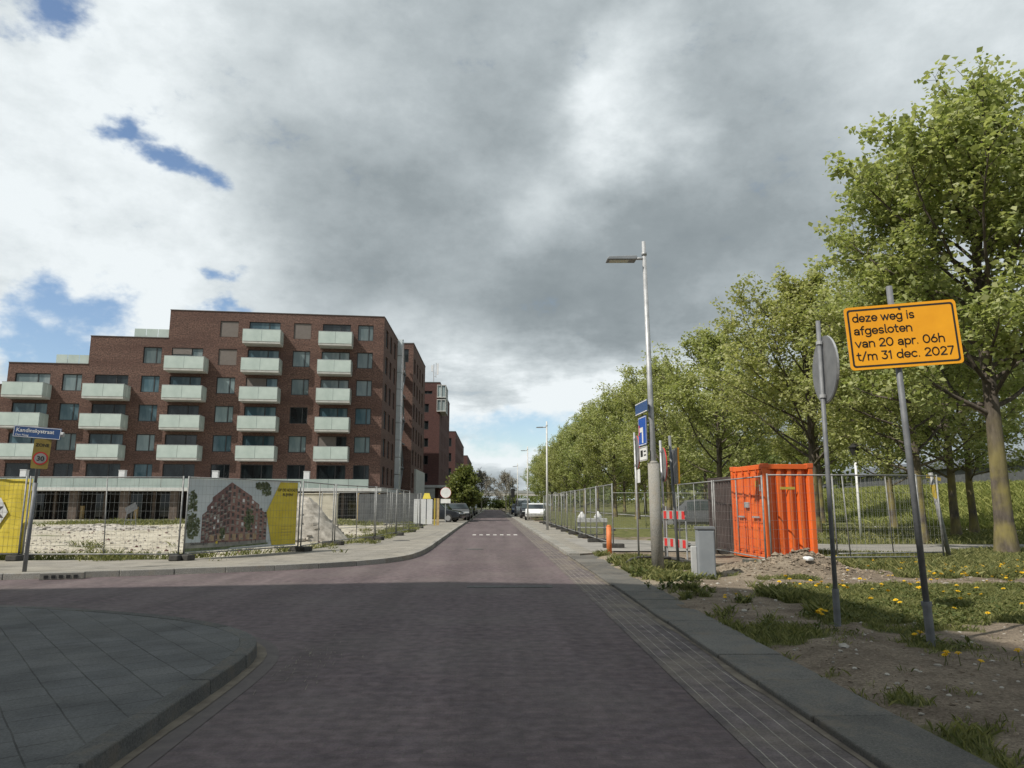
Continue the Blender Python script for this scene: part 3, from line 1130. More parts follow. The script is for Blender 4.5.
# the closed side road and the cycle path behind it
rx = [2.85, 5, 7, 8.4, 9.6, 12, 13, 16, 20, 35, 60]
sr = MB()
for a, b in zip(rx[:-1], rx[1:]):
    sr.add([(a, float(side_lo(a)), 0.10), (b, float(side_lo(b)), 0.10), (b, float(side_hi(b)), 0.10), (a, float(side_hi(a)), 0.10)], [(0, 1, 2, 3)])
structure(sr.build('side_road', M['asphalt_grey']))
cp = MB()
cpts = smooth_path(CYC)
pr = None
for i, p in enumerate(cpts):
    q0 = Vector((*cpts[max(i - 1, 0)], 0)); q1 = Vector((*cpts[min(i + 1, len(cpts) - 1)], 0))
    d = (q1 - q0).normalized()
    n_ = Vector((-d.y, d.x, 0))
    l, r_ = Vector((*p, 0.11)) + n_ * 0.9, Vector((*p, 0.11)) - n_ * 0.9
    if pr:
        cp.add([pr[0], pr[1], r_, l], [(0, 1, 2, 3)])
    pr = (l, r_)
structure(cp.build('cycle_path', M['conc']))


# building site behind the left fence
def site_h(x, y):
    x = np.asarray(x, float); y = np.asarray(y, float)
    h = 0.06 + 0.20 * (fbm(x * 0.45, y * 0.45, 5) - 0.42) * sstep(y, 19.5, 25)
    h = h + 0.18 * fbm(x * 0.25 + 4, y * 0.25, 3) * sstep(y, 26, 36) * (1 - sstep(y, 60, 66)) * (1 - sstep(x, -6.5, -4.5))
    return h


def site_mat():
    m, nt, b = new_mat('site_sand')
    sand, fac, src = noise_col(nt, (0.27, 0.24, 0.18), (0.52, 0.48, 0.39), 0.9, 10, 0.76, 0.36, 0.60)
    green, _, _ = noise_col(nt, (0.06, 0.075, 0.03), (0.13, 0.14, 0.06), 2, 7)
    at = node(nt, 'ShaderNodeAttribute', attribute_name='grassy')
    nt.links.new(mixc(nt, at.outputs['Fac'], sand, green), b.inputs['Base Color'])
    b.inputs['Roughness'].default_value = 0.95
    bump(nt, b, fac, 0.9, 0.06)
    return m


def site_grass(x, y):
    x = np.asarray(x, float); y = np.asarray(y, float)
    n = fbm(x * 1.2, y * 1.2, 4) - 0.5
    edge = np.interp(x, [-60, -12.5, -7.6, -5.5, -4.6, -4.2], [10.2, 18.6, 18.9, 22.0, 27.8, 36])
    b = 0.5 * np.exp(-((y - edge) / 0.75) ** 2) + 0.42 * np.exp(-((x - (-4.75)) / 0.7) ** 2) * sstep(y, 24, 26)
    b = b + 0.4 * np.exp(-((y - 52) / 7) ** 2)
    return sstep(n * 1.2 + b, 0.16, 0.42)


M['site'] = site_mat()
xs = np.concatenate([-np.geomspace(70, 12, 50), np.arange(-11.8, -3.85, 0.18)])
ys = np.concatenate([np.arange(12, 34, 0.2), np.geomspace(34.3, 76, 40)])
structure(grid_mesh('building_site', xs, ys, site_h, M['site'], {'grassy': site_grass},
                    mask=lambda x, y: y > np.interp(x, [-70, -12.5, -7.6, -5.5, -4.5, -4.15, -3.8], [7.5, 17.6, 17.9, 21.1, 27.5, 35.5, 50])))

# ------------------------------------------------------------------ buildings
def facade(mb, O, ud, nrm, top, u0, u1, z0, openings, depth=0.28, m=0):
    O, ud, nrm = Vector(O), Vector(ud).normalized(), Vector(nrm).normalized()
    us = {round(u0, 3), round(u1, 3)}
    zs = {round(z0, 3)}
    for a, b, c, d in openings:
        us |= {round(a, 3), round(b, 3)}
        zs |= {round(c, 3), round(d, 3)}
    for a, b, t in top:
        us |= {round(a, 3), round(b, 3)}
        zs.add(round(t, 3))
    us = sorted(u for u in us if u0 - 1e-6 <= u <= u1 + 1e-6)
    zs = sorted(zs)
    P = lambda u, z, k=0: O + ud * u + Vector((0, 0, z)) - nrm * k
    for ua, ub in zip(us[:-1], us[1:]):
        uc = (ua + ub) / 2
        T = max([t for a, b, t in top if a <= uc <= b] or [0])
        run = None
        for za, zb in list(zip(zs[:-1], zs[1:])) + [(None, None)]:
            ok = za is not None and zb <= T + 1e-6 and not any(a < uc < b and c < (za + zb) / 2 < d for a, b, c, d in openings)
            if ok:
                run = [za, zb] if run is None else [run[0], zb]
            elif run:
                mb.add([P(ua, run[0]), P(ub, run[0]), P(ub, run[1]), P(ua, run[1])], [(0, 1, 2, 3)], m)
                run = None
    for a, b, c, d in openings:
        mb.add([P(a, c), P(b, c), P(b, d), P(a, d), P(a, c, depth), P(b, c, depth), P(b, d, depth), P(a, d, depth)],
               [(0, 1, 5, 4), (1, 2, 6, 5), (2, 3, 7, 6), (3, 0, 4, 7)], m)


_wc = {}


def window(parent, O, ud, nrm, u0, u1, z0, z1, glass='pane_mid', frame='frame_dark', split=0.66, inset=0.16, name='window', shutter=False):
    """a frame with one or two lights; shares its meshes with every window of that size"""
    w, h = round(u1 - u0, 2), round(z1 - z0, 2)
    key = (w, h, frame, split)
    if key not in _wc:
        t = 0.075 if w > 0.9 else 0.06
        a = MB()
        a.box(-w / 2, w / 2, -.04, .04, 0, t).box(-w / 2, w / 2, -.04, .04, h - t, h)
        a.box(-w / 2, -w / 2 + t, -.038, .038, t, h - t).box(w / 2 - t, w / 2, -.038, .038, t, h - t)
        g = MB()
        if split:
            xm = -w / 2 + w * split
            a.box(xm - t * .6, xm + t * .6, -.036, .036, t, h - t)
            g.box(-w / 2 + t, xm - t * .6, -.010, .010, t, h - t)
            g.box(xm + t * .6, w / 2 - t, -.002, .018, t, h - t)
        else:
            g.box(-w / 2 + t, w / 2 - t, -.01, .01, t, h - t)
        _wc[key] = (a.mesh('window', [M[frame]]), g.mesh('pane', [M['pane_mid']]))
    fm, gm = _wc[key]
    ud, nrm = Vector(ud).normalized(), Vector(nrm).normalized()
    o = link(name, fm, parent)
    o.location = Vector(O) + ud * (u0 + u1) / 2 - nrm * inset + Vector((0, 0, z0))
    o.rotation_euler = (0, 0, math.atan2(ud.y, ud.x))
    p = link('pane', gm, o)
    p.material_slots[0].link = 'OBJECT'
    p.material_slots[0].material = M[glass]
    if shutter:
        key2 = ('sh', w, h)
        if key2 not in _wc:
            s = MB()
            n = int((h - .1) / 0.11)
            for i in range(n):
                z = .05 + i * (h - .1) / n
                s.box(-w / 2 + .03, w / 2 - .03, -.075, -.045, z, z + (h - .1) / n - .012)
            _wc[key2] = s.mesh('shutter', [M['shutter']])
        link('shutter', _wc[key2], o)
    return o


rb = random.Random(21)
A6 = R(6)
main = empty('apartment_building', (-11.5, 74, 0), A6,
             'stepped dark red brick apartment building with pale glass balconies behind the fenced site', 'building')
FL = [20.0, 17.07, 14.15, 11.23, 8.30, 5.40]            # window heads, top floor first
# columns: (kind, u0, u1, first floor index) measured leftwards from the corner
COLS = [('w', 1.1, 2.7, 0), ('b', 3.15, 6.45, 0, 3.45, 6.3), ('w', 7.45, 9.2, 0), ('b', 10.2, 13.85, 0, 10.55, 13.65), ('w', 14.7, 16.5, 0),
        ('b', 17.4, 21.1, 1, 18.0, 21.0), ('w', 21.95, 23.7, 1), ('b', 24.6, 28.35, 2, 24.9, 28.05), ('w', 29.2, 31.0, 2),
        ('b', 31.9, 35.5, 2, 32.1, 35.3), ('w', 37.6, 39.3, 3), ('b', 40.0, 43.8, 3, 40.6, 43.6)]
XS = -50.0
TOPS = [(21.42, 0, 20.95), (28.75, 21.42, 18.02), (36.0, 28.75, 15.15), (50.0, 36.0, 12.95)]
tops = [(-a, -b, t) for a, b, t in TOPS]
op = []
wins = []
for c in COLS:
    for f in range(c[3], 6):
        T = FL[f]
        if c[0] == 'w':
            o_ = (-c[2], -c[1], T - 1.68, T)
        else:
            o_ = (-c[5], -c[4], T - 2.32, T)
        op.append(o_)
        wins.append((c, f, o_))
wall = MB()
facade(wall, (0, 0, 0), (1, 0, 0), (0, -1, 0), tops, XS, 0, 2.85, op)
ED = Vector((math.sin(A6), math.cos(A6), 0))
EN = Vector((math.cos(A6), -math.sin(A6), 0))
eop, ewin = [], []
for f in range(6):
    T = FL[f]
    for u, w in ((1.5, 1.5), (4.6, 1.3), (7.8, 1.3)):
        eop.append((u, u + w, T - 1.9, T))
facade(wall, (0, 0, 0), ED, EN, [(0, 10.7, 20.95)], 0, 10.7, 0, eop)
sh = 14 * math.tan(A6)
for a, b, t in tops:
    e0 = 0.32 if b == 0 else 0
    y0 = 0.32
    wall.prism([(a, y0), (b - e0, y0), (b - e0 + 10.3 * math.tan(A6), 10.6), (a + 10.3 * math.tan(A6), 10.6)], 2.85, t - 0.02, 0)
wall.prism([(XS, 1.2), (-.4, 1.2), (.7, 10.5), (XS, 10.5)], 0, 2.85, 1)
wall.build('wall', [M['brick'], M['interior']], main)
cop = MB()
for a, b, t in tops:
    cop.box(a - 0.03, b + 0.03, -0.05, 0.36, t, t + 0.07)
cop.add([ED * s + EN * k + Vector((0, 0, z)) for s in (0.37, 10.75) for k, z in ((0.04, 20.95), (-0.35, 20.95), (0.04, 21.02), (-0.35, 21.02))],
        [(0, 1, 3, 2), (4, 5, 7, 6), (0, 4, 6, 2), (1, 5, 7, 3), (2, 3, 7, 6), (0, 1, 5, 4)])
cop.build('coping', M['coping'], main)
for c, f, (a, b, z0, z1) in wins:
    shut = c[0] == 'w' and f < 2 and c[1] in (14.7,) or (c[0] == 'w' and c[1] == 7.45 and f == 0)
    if c[0] == 'b':
        g = rb.choice(['pane_mid', 'pane_light', 'pane_mid', 'pane_dark']) if f < 5 else rb.choice(['pane_dark', 'pane_mid', 'pane_dark'])
    else:
        g = rb.choice(['pane_mid', 'pane_light', 'pane_mid', 'pane_light', 'pane_dark']) if f < 5 else rb.choice(['pane_dark', 'pane_dark', 'pane_mid'])
    window(main, (0, 0, 0), (1, 0, 0), (0, -1, 0), a, b, z0, z1, g, split=0.64 if c[0] == 'b' else 0.7, shutter=bool(shut))
    if c[0] == 'b' and rb.random() < .12:
        sh_ = MB()
        hh = rb.uniform(.5, 1.3)
        wdt = (b - a) * 0.64
        sh_.box(a + .05, a + wdt - .03, 0.06, 0.10, z1 - hh, z1 - .04)
        sh_.build('sun_screen', M['shutter'], main)
for a, b, z0, z1 in eop:
    window(main, (0, 0, 0), ED, EN, a, b, z0, z1, 'pane_mid', split=0.5)
_bal = {}
for c in COLS:
    if c[0] != 'b':
        continue
    w = round(c[2] - c[1], 2)
    D_ = 1.65
    if w not in _bal:
        s_ = MB()
        s_.box(-w / 2, w / 2, -D_, -0.004, -0.24, 0)
        g_ = MB()
        n = 2
        for i in range(n):
            x0 = -w / 2 + i * w / n
            g_.box(x0 + .012, x0 + w / n - .012, -D_ - .03, -D_ - .008, -.03, 1.18)
        for sx in (-1, 1):
            xx = sx * (w / 2 + .018)
            for k in range(2):
                g_.box(xx - .011, xx + .011, -D_ + k * D_ / 2 + .01, -D_ + (k + 1) * D_ / 2 - .02, -.03, 1.18)
        h_ = MB()
        h_.box(-w / 2 - .03, w / 2 + .03, -D_ - .04, -D_ + .01, 1.185, 1.215)
        for sx in (-1, 1):
            h_.box(sx * (w / 2 + .018) - .02, sx * (w / 2 + .018) + .02, -D_ + .012, -.01, 1.185, 1.215)
        _bal[w] = (s_.mesh('balcony', [M['slab']]), g_.mesh('glass_guard', [M['guard_glass']]), h_.mesh('handrail', [M['galv']]))
    for f in range(c[3], 6):
        if f == 5:
            continue
        o = link('balcony', _bal[w][0], main)
        o.location = (-(c[1] + c[2]) / 2, 0, FL[f] - 2.36)
        link('glass_guard', _bal[w][1], o)
        link('handrail', _bal[w][2], o)
for a, b, t in ((-24.9, -21.5, 18.09), (-32.0, -28.8, 15.22)):
    n = 3
    rl = MB()
    for i in range(n):
        x0 = a + (b - a) * i / n
        rl.box(x0 + .02, x0 + (b - a) / n - .02, 0.5, 0.52, t, t + .95)
    rl.box(a, a + .02, 0.53, 5, t, t + .95)
    rl.build('roof_guard', M['guard_glass'], main)
# the terrace deck along the foot of the building
te = MB()
te.prism([(XS, -3.6), (0.35, -3.6), (0.62, -3.3), (1.6, 10), (0.2, 10), (-.6, 1), (XS, 1)], 2.72, 3.02)
te.build('terrace', M['band'], main)
tg = MB()
for i in range(26):
    x = -0.9 - i * 1.9
    if x - 1.86 < XS:
        break
    tg.box(x - 1.87, x, -3.54, -3.515, 3.02, 3.86)
tg.build('terrace_guard', M['terrace_glass'], main)
for i in range(12):
    tc_ = MB()
    x = -1.2 - i * 4.4
    if x < XS:
        break
    tc_.box(x - .35, x + .35, -3.0, -2.3, 0, 2.72)
    tc_.build('column', M['column'], main)
    tc_ = MB(); tc_.box(x - 2.4, x - 2.15, -1.4, -1.15, 0, 2.72); tc_.build('column', M['column'], main)
for i in range(16):
    bw = MB()
    x = -2 - i * 3.0
    if x < XS:
        break
    bw.box(x - 1.3, x, 1.10, 1.16, 0.3, 2.5)
    bw.build('shop_window', M['pane_dark'], main)
for u in (6.9, 15.4, 23.8, 32.4, 41):
    v_ = MB()
    v_.box(-u - .27, -u + .27, -2.45, -1.9, 3.02, 4.6)
    v_.box(-u - .30, -u + .30, -2.48, -1.87, 4.605, 4.66)
    v_.build('vent', M['plastic_white'], main, bevel=.02)
# the stair glazing and the outside stair between the two wings
sg = MB()
for k in range(9):
    z = 2.9 + k * 2.02
    sg.add([ED * s + EN * q + Vector((0, 0, zz)) for zz in (z + .03, z + 1.99) for s, q in ((10.8, -.3), (10.8, .52), (12.6, .52), (12.6, -.3))],
           [(3, 2, 1, 0), (4, 5, 6, 7), (0, 1, 5, 4), (1, 2, 6, 5), (2, 3, 7, 6), (3, 0, 4, 7)])
sg.build('stair_glazing', M['strip_glass'], main)
fs = MB()
for k in range(6):
    z = 3.0 + k * 2.92
    a, b = (12.9, 15.6) if k % 2 == 0 else (15.6, 12.9)
    p, q = ED * a + EN * 0.35 + Vector((0, 0, z)), ED * b + EN * 0.35 + Vector((0, 0, z + 2.92))
    fs.tube(p, q, .09, .09, 6)
    fs.tube(p + Vector((0, 0, 1)), q + Vector((0, 0, 1)), .05, .05, 6)
    l = ED * 14.3 + EN * 0.0 + Vector((0, 0, z))
    fs.box(-1.6, 1.6, -.5, .5, -.1, .04, 0, Matrix.Translation(l) @ Matrix.Rotation(math.atan2(ED.y, ED.x), 4, 'Z'))
fs.build('outside_stair', M['galv_dark'], main)


def block(name, label, xw, xe, y0, y1, top, front, east, frame='frame_dark', glass='pane_dark', matk='brick_far', z0=0):
    r = empty(name, (xe, y0, 0), 0, label, 'building')
    w = MB()
    L_, D_ = xe - xw, y1 - y0
    fo = [(-L_ + a, -L_ + b, c, d) for a, b, c, d in front]
    facade(w, (0, 0, 0), (1, 0, 0), (0, -1, 0), [(-L_, 0, top)], -L_, 0, z0, fo)
    facade(w, (0, 0, 0), (0, 1, 0), (1, 0, 0), [(0, D_, top)], 0, D_, z0, east)
    w.prism([(-L_, .3), (-.3, .3), (-.3, D_), (-L_, D_)], z0, top - .03)
    w.build('wall', M[matk], r)
    cp_ = MB()
    cp_.box(-L_, 0.05, -.05, .33, top, top + .12).box(-.33, .05, .335, D_, top, top + .12)
    cp_.build('coping', M['coping'], r)
    for a, b, c, d in fo:
        window(r, (0, 0, 0), (1, 0, 0), (0, -1, 0), a, b, c, d, glass, 'frame_dark', split=0.5 if b - a > 1 else 0)
    for a, b, c, d in east:
        window(r, (0, 0, 0), (0, 1, 0), (1, 0, 0), a, b, c, d, glass, frame, split=0.5 if b - a > 1 else 0)
    return r


wing = block('apartment_wing', 'dark brick wing with window rows beside the tall stair glazing strip', -26, -10.2, 90, 106, 21.7,
             [(14.3, 15.2, z, z + 1.7) for z in (19.3,)],
             [(u, u + 1.5, z - 1.9, z) for z in FL for u in (1.2, 4.6, 8.0, 11.4)] + [(2, 14, 0.3, 2.7)], matk='brick')
ent = MB()
ent.box(-.2, .25, 4, 15.8, .1, 6.0)
ent.build('entrance_panel', M['slab'], wing)
tower = block('brick_tower', 'tall red brick tower with white corner bay windows and rooftop mast', -24, -8.4, 112, 137, 20.4,
              [(12.7, 13.9, z, z + 1.35) for z in (4.9, 7.6, 10.3, 13.0, 15.7)] + [(13.0, 14.4, 18.6, 19.1)],
              [(u, u + .55, z, z + 2.0) for z in (5.2, 8.2, 11.2, 14.2) for u in (5, 8, 12.5, 15.5, 19, 22)] + [(u, u + .55, 17, 18.9) for u in (12.5, 15.5, 19, 22)],
              'frame_white')
for z0, z1 in ((15.9, 17.6), (18.1, 19.9)):
    b_ = MB()
    b_.box(-.45, .95, -.45, 5.2, z0 - .1, z0).box(-.45, .95, -.45, 5.2, z1, z1 + .1)
    for x in (-.43, .2, .86):
        b_.box(x, x + .07, -.43, -.33, z0, z1)
    for y in (.4, 1.5, 2.6, 3.8, 5.1):
        b_.box(.83, .93, y, y + .08, z0, z1)
    bo = b_.build('bay_window', M['frame_white'], tower)
    p_ = MB()
    p_.box(-.35, .82, -.3, 5.1, z0, z1)
    p_.build('pane', M['pane_light'], bo)
ca = MB()
ca.box(-6.5, -.2, -3.2, -.02, 4.0, 4.35)
ca.box(-.15, 1.2, -3.2, 18, 4.0, 4.35)
ca.build('canopy', M['band'], tower)
cb_ = MB()
cb_.box(-6.3, -3.2, -.12, -.02, 0.2, 3.9)
cb_.build('entrance', M['interior'], tower)
cb_ = MB()
cb_.box(-2.2, -.3, -3.0, -2.8, 2.4, 3.9)
cb_.build('light_panel', M['slab'], tower)
block('brick_apartment_block', 'lower brick apartment block just past the tower, half behind the round tree', -20, -7.6, 145, 186, 16.0,
      [(u, u + 1.2, z, z + 1.7) for z in (4, 7, 10, 13) for u in (8.2, 10.4)],
      [(u, u + 1.1, z, z + 1.7) for z in (4, 7, 10, 13) for u in range(2, 38, 4)], 'frame_dark')
block('brick_end_block', 'farthest small brick block at the end of the left row', -18, -7.0, 196, 236, 14.6,
      [(u, u + 1.2, z, z + 1.7) for z in (4, 7, 10) for u in (7, 9)],
      [(u, u + 1.1, z, z + 1.7) for z in (4, 7, 10) for u in range(2, 38, 4)], 'frame_white')
an = empty('antenna_mast', (-9.6, 114, 20.37), 0, 'slim antenna mast with pale panels on the brick tower roof', 'antenna')
q = MB(); q.tube((0, 0, 0), (0, 0, 3.4), .06); q.tube((.35, 0, 1.2), (.35, 0, 3.6), .05); q.tube((0, 0, 1.4), (.35, 0, 1.4), .03)
q.build('mast', M['galv'], an)
q = MB(); q.box(.5, .75, -.1, .1, 1.7, 3.5); q.build('panel', M['plastic_white'], an)
q = MB(); q.box(-.4, -.15, -.1, .1, 2.2, 3.2); q.build('panel', M['plastic_white'], an)

# unseen building added left behind the camera; height and roofline shape the junction's shade
nb = empty('added_shade_building', (-10.4, 1.6, 0.11), 0, 'unseen brick building added on the near corner to shade the junction', 'building')
w_ = MB()
facade(w_, (0, -24, 0), (0, 1, 0), (1, 0, 0), [(0, 24, 20.2)], 0, 24, 0, [(u, u + 1.8, z, z + 1.7) for u in range(2, 22, 4) for z in range(1, 18, 3)])
facade(w_, (0, 0, 0), (-1, 0, 0), (0, 1, 0), [(0, 28, 20.2)], 0, 28, 0, [(u, u + 1.8, z, z + 1.7) for u in range(2, 27, 4) for z in range(1, 18, 3)])
w_.prism([(-28, -24), (-.3, -24), (-.3, -.3), (-28, -.3)], 0, 20.17)
w_.build('wall', M['brick'], nb)
q = MB()
q.vprism([(-28, 20.21), (0, 20.21), (-6, 24.2), (-9.7, 25.3), (-18, 22.3), (-28, 22.2)], -24, 0.0)  # roof outline bent to shape the edge of the cast shadow
q.build('roof', M['brick'], nb)
for u in range(2, 22, 4):
    for z in range(1, 18, 3):
        window(nb, (0, -24, 0), (0, 1, 0), (1, 0, 0), u, u + 1.8, z, z + 1.7, 'pane_mid')
for u in range(2, 27, 4):
    for z in range(1, 18, 3):
        window(nb, (0, 0, 0), (-1, 0, 0), (0, 1, 0), u, u + 1.8, z, z + 1.7, 'pane_mid')

sh_r = empty('long_shed', (62, 70, 0), R(84), 'long dark roofed shed showing above the grass bank', 'building')
q = MB(); q.box(-60, 120, -6, 6, 0, 6.0); q.build('wall', M['hoarding'], sh_r)
q = MB(); q.vprism([(-60.5, 6), (120.5, 6), (120.5, 6.3), (-60.5, 6.3)], -6.6, 6.6)
q.add([(-60.5, -6.6, 6.31), (120.5, -6.6, 6.31), (120.5, 0, 8.0), (-60.5, 0, 8.0), (-60.5, 6.6, 6.31), (120.5, 6.6, 6.31)], [(0, 1, 2, 3), (3, 2, 5, 4), (0, 3, 4), (1, 5, 2)])
q.build('roof', M['shed_roof'], sh_r)

br = empty('road_bridge', (0, 262, 0), 0, 'pale concrete bridge crossing the far end of the street', 'bridge')
q = MB(); q.box(-60, 60, -4, 4, 4.6, 5.6); q.build('deck', M['conc'], br)
for x in (-30, -14, 9, 26):
    q = MB(); q.box(x - .6, x + .6, -2, 2, 0, 4.6); q.build('pier', M['conc'], br)
q = MB(); q.box(-60, 60, -4.1, -4.02, 5.6, 6.5); q.build('railing', M['galv'], br)
# ------------------------------------------------------------------ trees
def tree_skeleton(rs, H, RAD, clear, n_prim, r0, bare=False, wobble=0.045):
    """tapered stem, limbs and twigs; returns tubes and the points where leaf sprays sit"""
    segs, tips = [], []

    def nv(v):
        return v / (np.linalg.norm(v) + 1e-9)

    top = 0.86 * H
    zs = np.linspace(0, top, 14)
    wob = np.cumsum(rs.normal(0, wobble, (14, 2)), 0)
    wob[0] = 0
    stem = np.column_stack([wob * (zs / top)[:, None] ** .5, zs])
    rad = r0 * (1 - zs / top) ** 0.8 + 0.02
    rad[0] *= 1.35
    rad[1] *= 1.02
    for i in range(13):
        segs.append((stem[i], stem[i + 1], rad[i], rad[i + 1], 10))
    zc = clear + 0.42 * (H - clear)

    def env(z):
        if z > zc:
            t = (z - zc) / (H - zc)
        else:
            t = (zc - z) / (zc - clear + 0.9)
        if z > zc:
            return RAD * max(0.03, 1 - min(1, t) ** 1.7) ** 0.62
        return RAD * math.sqrt(max(0.02, 1 - min(1, t) ** 2.1))

    for k in range(n_prim):
        t = (k + rs.rand() * .6) / n_prim
        z = clear + 0.05 + (top * 0.97 - clear) * t ** 0.95
        az = k * 2.39996 + rs.normal(0, .35)
        el = R(rs.uniform(16, 40) + 32 * t)
        d = np.array([math.cos(az) * math.cos(el), math.sin(az) * math.cos(el), math.sin(el)])
        i = min(12, int(z / top * 13))
        f = z / top * 13 - i
        p = stem[i] * (1 - f) + stem[i + 1] * f
        zt = z + env(z) * math.tan(el) * .6
        L = max(0.7, env(min(zt, H - .3)) / math.cos(el) * rs.uniform(0.78, 1.06))
        L = min(L, (H - z) / max(.2, math.sin(el)) * 0.98)
        rb_ = min(0.27 * r0 * (1 - .55 * t), 0.075)
        pts = [p]
        dd = d.copy()
        n = 6
        for j in range(n):
            dd = nv(dd + rs.normal(0, .10, 3) + np.array([0, 0, 0.05 if j > 1 else -0.01]))
            pts.append(pts[-1] + dd * L / n)
        for j in range(n):
            a, b = rb_ * (1 - j / n) ** .8 + .008, rb_ * (1 - (j + 1) / n) ** .8 + .008
            segs.append((pts[j], pts[j + 1], a, b, 6))
        ns = int(5 + L * 2.0)
        for s in range(ns):
            u = 0.28 + 0.72 * (s + rs.rand()) / ns
            j = min(n - 1, int(u * n))
            q = pts[j] + (pts[j + 1] - pts[j]) * (u * n - j)
            axis = nv(pts[j + 1] - pts[j])
            side = nv(np.cross(axis, rs.normal(0, 1, 3)))
            e = nv(axis * rs.uniform(.35, .9) + side * rs.uniform(.6, 1.0) + np.array([0, 0, .22]))
            L2 = L * rs.uniform(.16, .34) * (1.15 - .5 * u)
            q2 = q + e * L2 * .55
            e2 = nv(e + rs.normal(0, .3, 3) + np.array([0, 0, .15]))
            q3 = q2 + e2 * L2 * .5
            segs.append((q, q2, .016, .010, 3))
            segs.append((q2, q3, .010, .005, 3))
            nt_ = 3
            for _ in range(nt_):
                w = rs.rand()
                b_ = q + (q2 - q) * w if rs.rand() < .4 else q2 + (q3 - q2) * w
                e3 = nv(e2 * .5 + rs.normal(0, .7, 3) + np.array([0, 0, .25]))
                q4 = b_ + e3 * rs.uniform(.18, .5)
                segs.append((b_, q4, .006, .003, 3))
                tips.append(q4)
                if bare:
                    for _ in range(2):
                        q5 = q4 + nv(e3 + rs.normal(0, .5, 3)) * rs.uniform(.3, .6)
                        segs.append((q4, q5, .006, .004, 3))
            tips.append(q3)
            tips.append(q2)
        tips.append(pts[-1])
    tips.append(stem[-1])
    for _ in range(8):
        tips.append(stem[-1] + np.array([rs.normal(0, .3), rs.normal(0, .3), rs.uniform(-.4, .9) * (H - top) / 1.6]))
    return segs, np.array(tips)


def tube_mesh(name, segs, mats):
    V, F = [], []
    o = 0
    for p, q, a, b, n in segs:
        d = q - p
        L = np.linalg.norm(d)
        if L < 1e-6:
            continue
        d = d / L
        x = np.cross(d, [0.31, 0.77, 0.55]); x /= np.linalg.norm(x)
        y = np.cross(d, x)
        t = np.arange(n) * 2 * math.pi / n
        ring = np.cos(t)[:, None] * x + np.sin(t)[:, None] * y
        V.append(p + ring * a)
        V.append(q + ring * b)
        for i in range(n):
            F.append((o + i, o + (i + 1) % n, o + n + (i + 1) % n, o + n + i))
        o += 2 * n
    V = np.concatenate(V)
    me = bpy.data.meshes.new(name)
    me.from_pydata(V.tolist(), [], F)
    for m in mats:
        me.materials.append(m)
    for p in me.polygons:
        p.use_smooth = True
    me.update()
    return me


def leaf_mesh(name, rs, tips, per, size, spread, m, up=0.55):
    n = len(tips) * per
    c = np.repeat(tips, per, 0) + rs.normal(0, 1, (n, 3)) * np.array([spread, spread, spread * .75])
    nr = rs.normal(0, 1, (n, 3)) + np.array([0, 0, up * 2])
    nr /= np.linalg.norm(nr, axis=1)[:, None]
    a = np.cross(nr, rs.normal(0, 1, (n, 3)))
    a /= np.linalg.norm(a, axis=1)[:, None]
    b = np.cross(nr, a)
    s = size * rs.uniform(.45, 1.45, n)[:, None]
    v = np.stack([c - a * s * .5, c + b * s * .42 + nr * s * .10 - a * s * .05, c + a * s * .55 - nr * s * .12, c - b * s * .42 + nr * s * .10 - a * s * .05], 1)
    return np_mesh(name, v.reshape(-1, 3), 4, [m])


TREE = []
for seed, H, RAD, clear, npr, r0, per in ((3, 14.1, 4.25, 3.6, 58, .235, 14), (9, 13.4, 4.6, 2.7, 42, .20, 11), (14, 14.0, 5.0, 3.0, 44, .22, 11), (23, 12.6, 4.2, 2.6, 38, .18, 11)):
    rs = np.random.RandomState(seed)
    sg_, tp = tree_skeleton(rs, H, RAD, clear, npr, r0, wobble=.02 if seed == 3 else .045)
    TREE.append((tube_mesh('trunk', sg_, [M['bark']]), leaf_mesh('crown', rs, tp, per, 0.15, 0.15, M['leaf'], .8), H))
    print('tree', seed, len(tp), 'tips', len(tp) * per, 'leaves')

ORD = ['first', 'second', 'third', 'fourth', 'fifth', 'sixth', 'seventh', 'eighth', 'ninth', 'tenth', 'eleventh', 'twelfth', 'thirteenth',
       'fourteenth', 'fifteenth', 'sixteenth', 'seventeenth', 'eighteenth']


def plant(v, x, y, h, rz, label, group, z=None, name='street_tree'):
    tm, cm, H = TREE[v]
    r = empty(name, (x, y, float(verge_h(np.array(x), np.array(y))) - .03 if z is None else z), rz, label, 'tree', group)
    s = h / H
    r.scale = (s, s, s)
    link('trunk', tm, r)
    link('crown', cm, r)
    return r


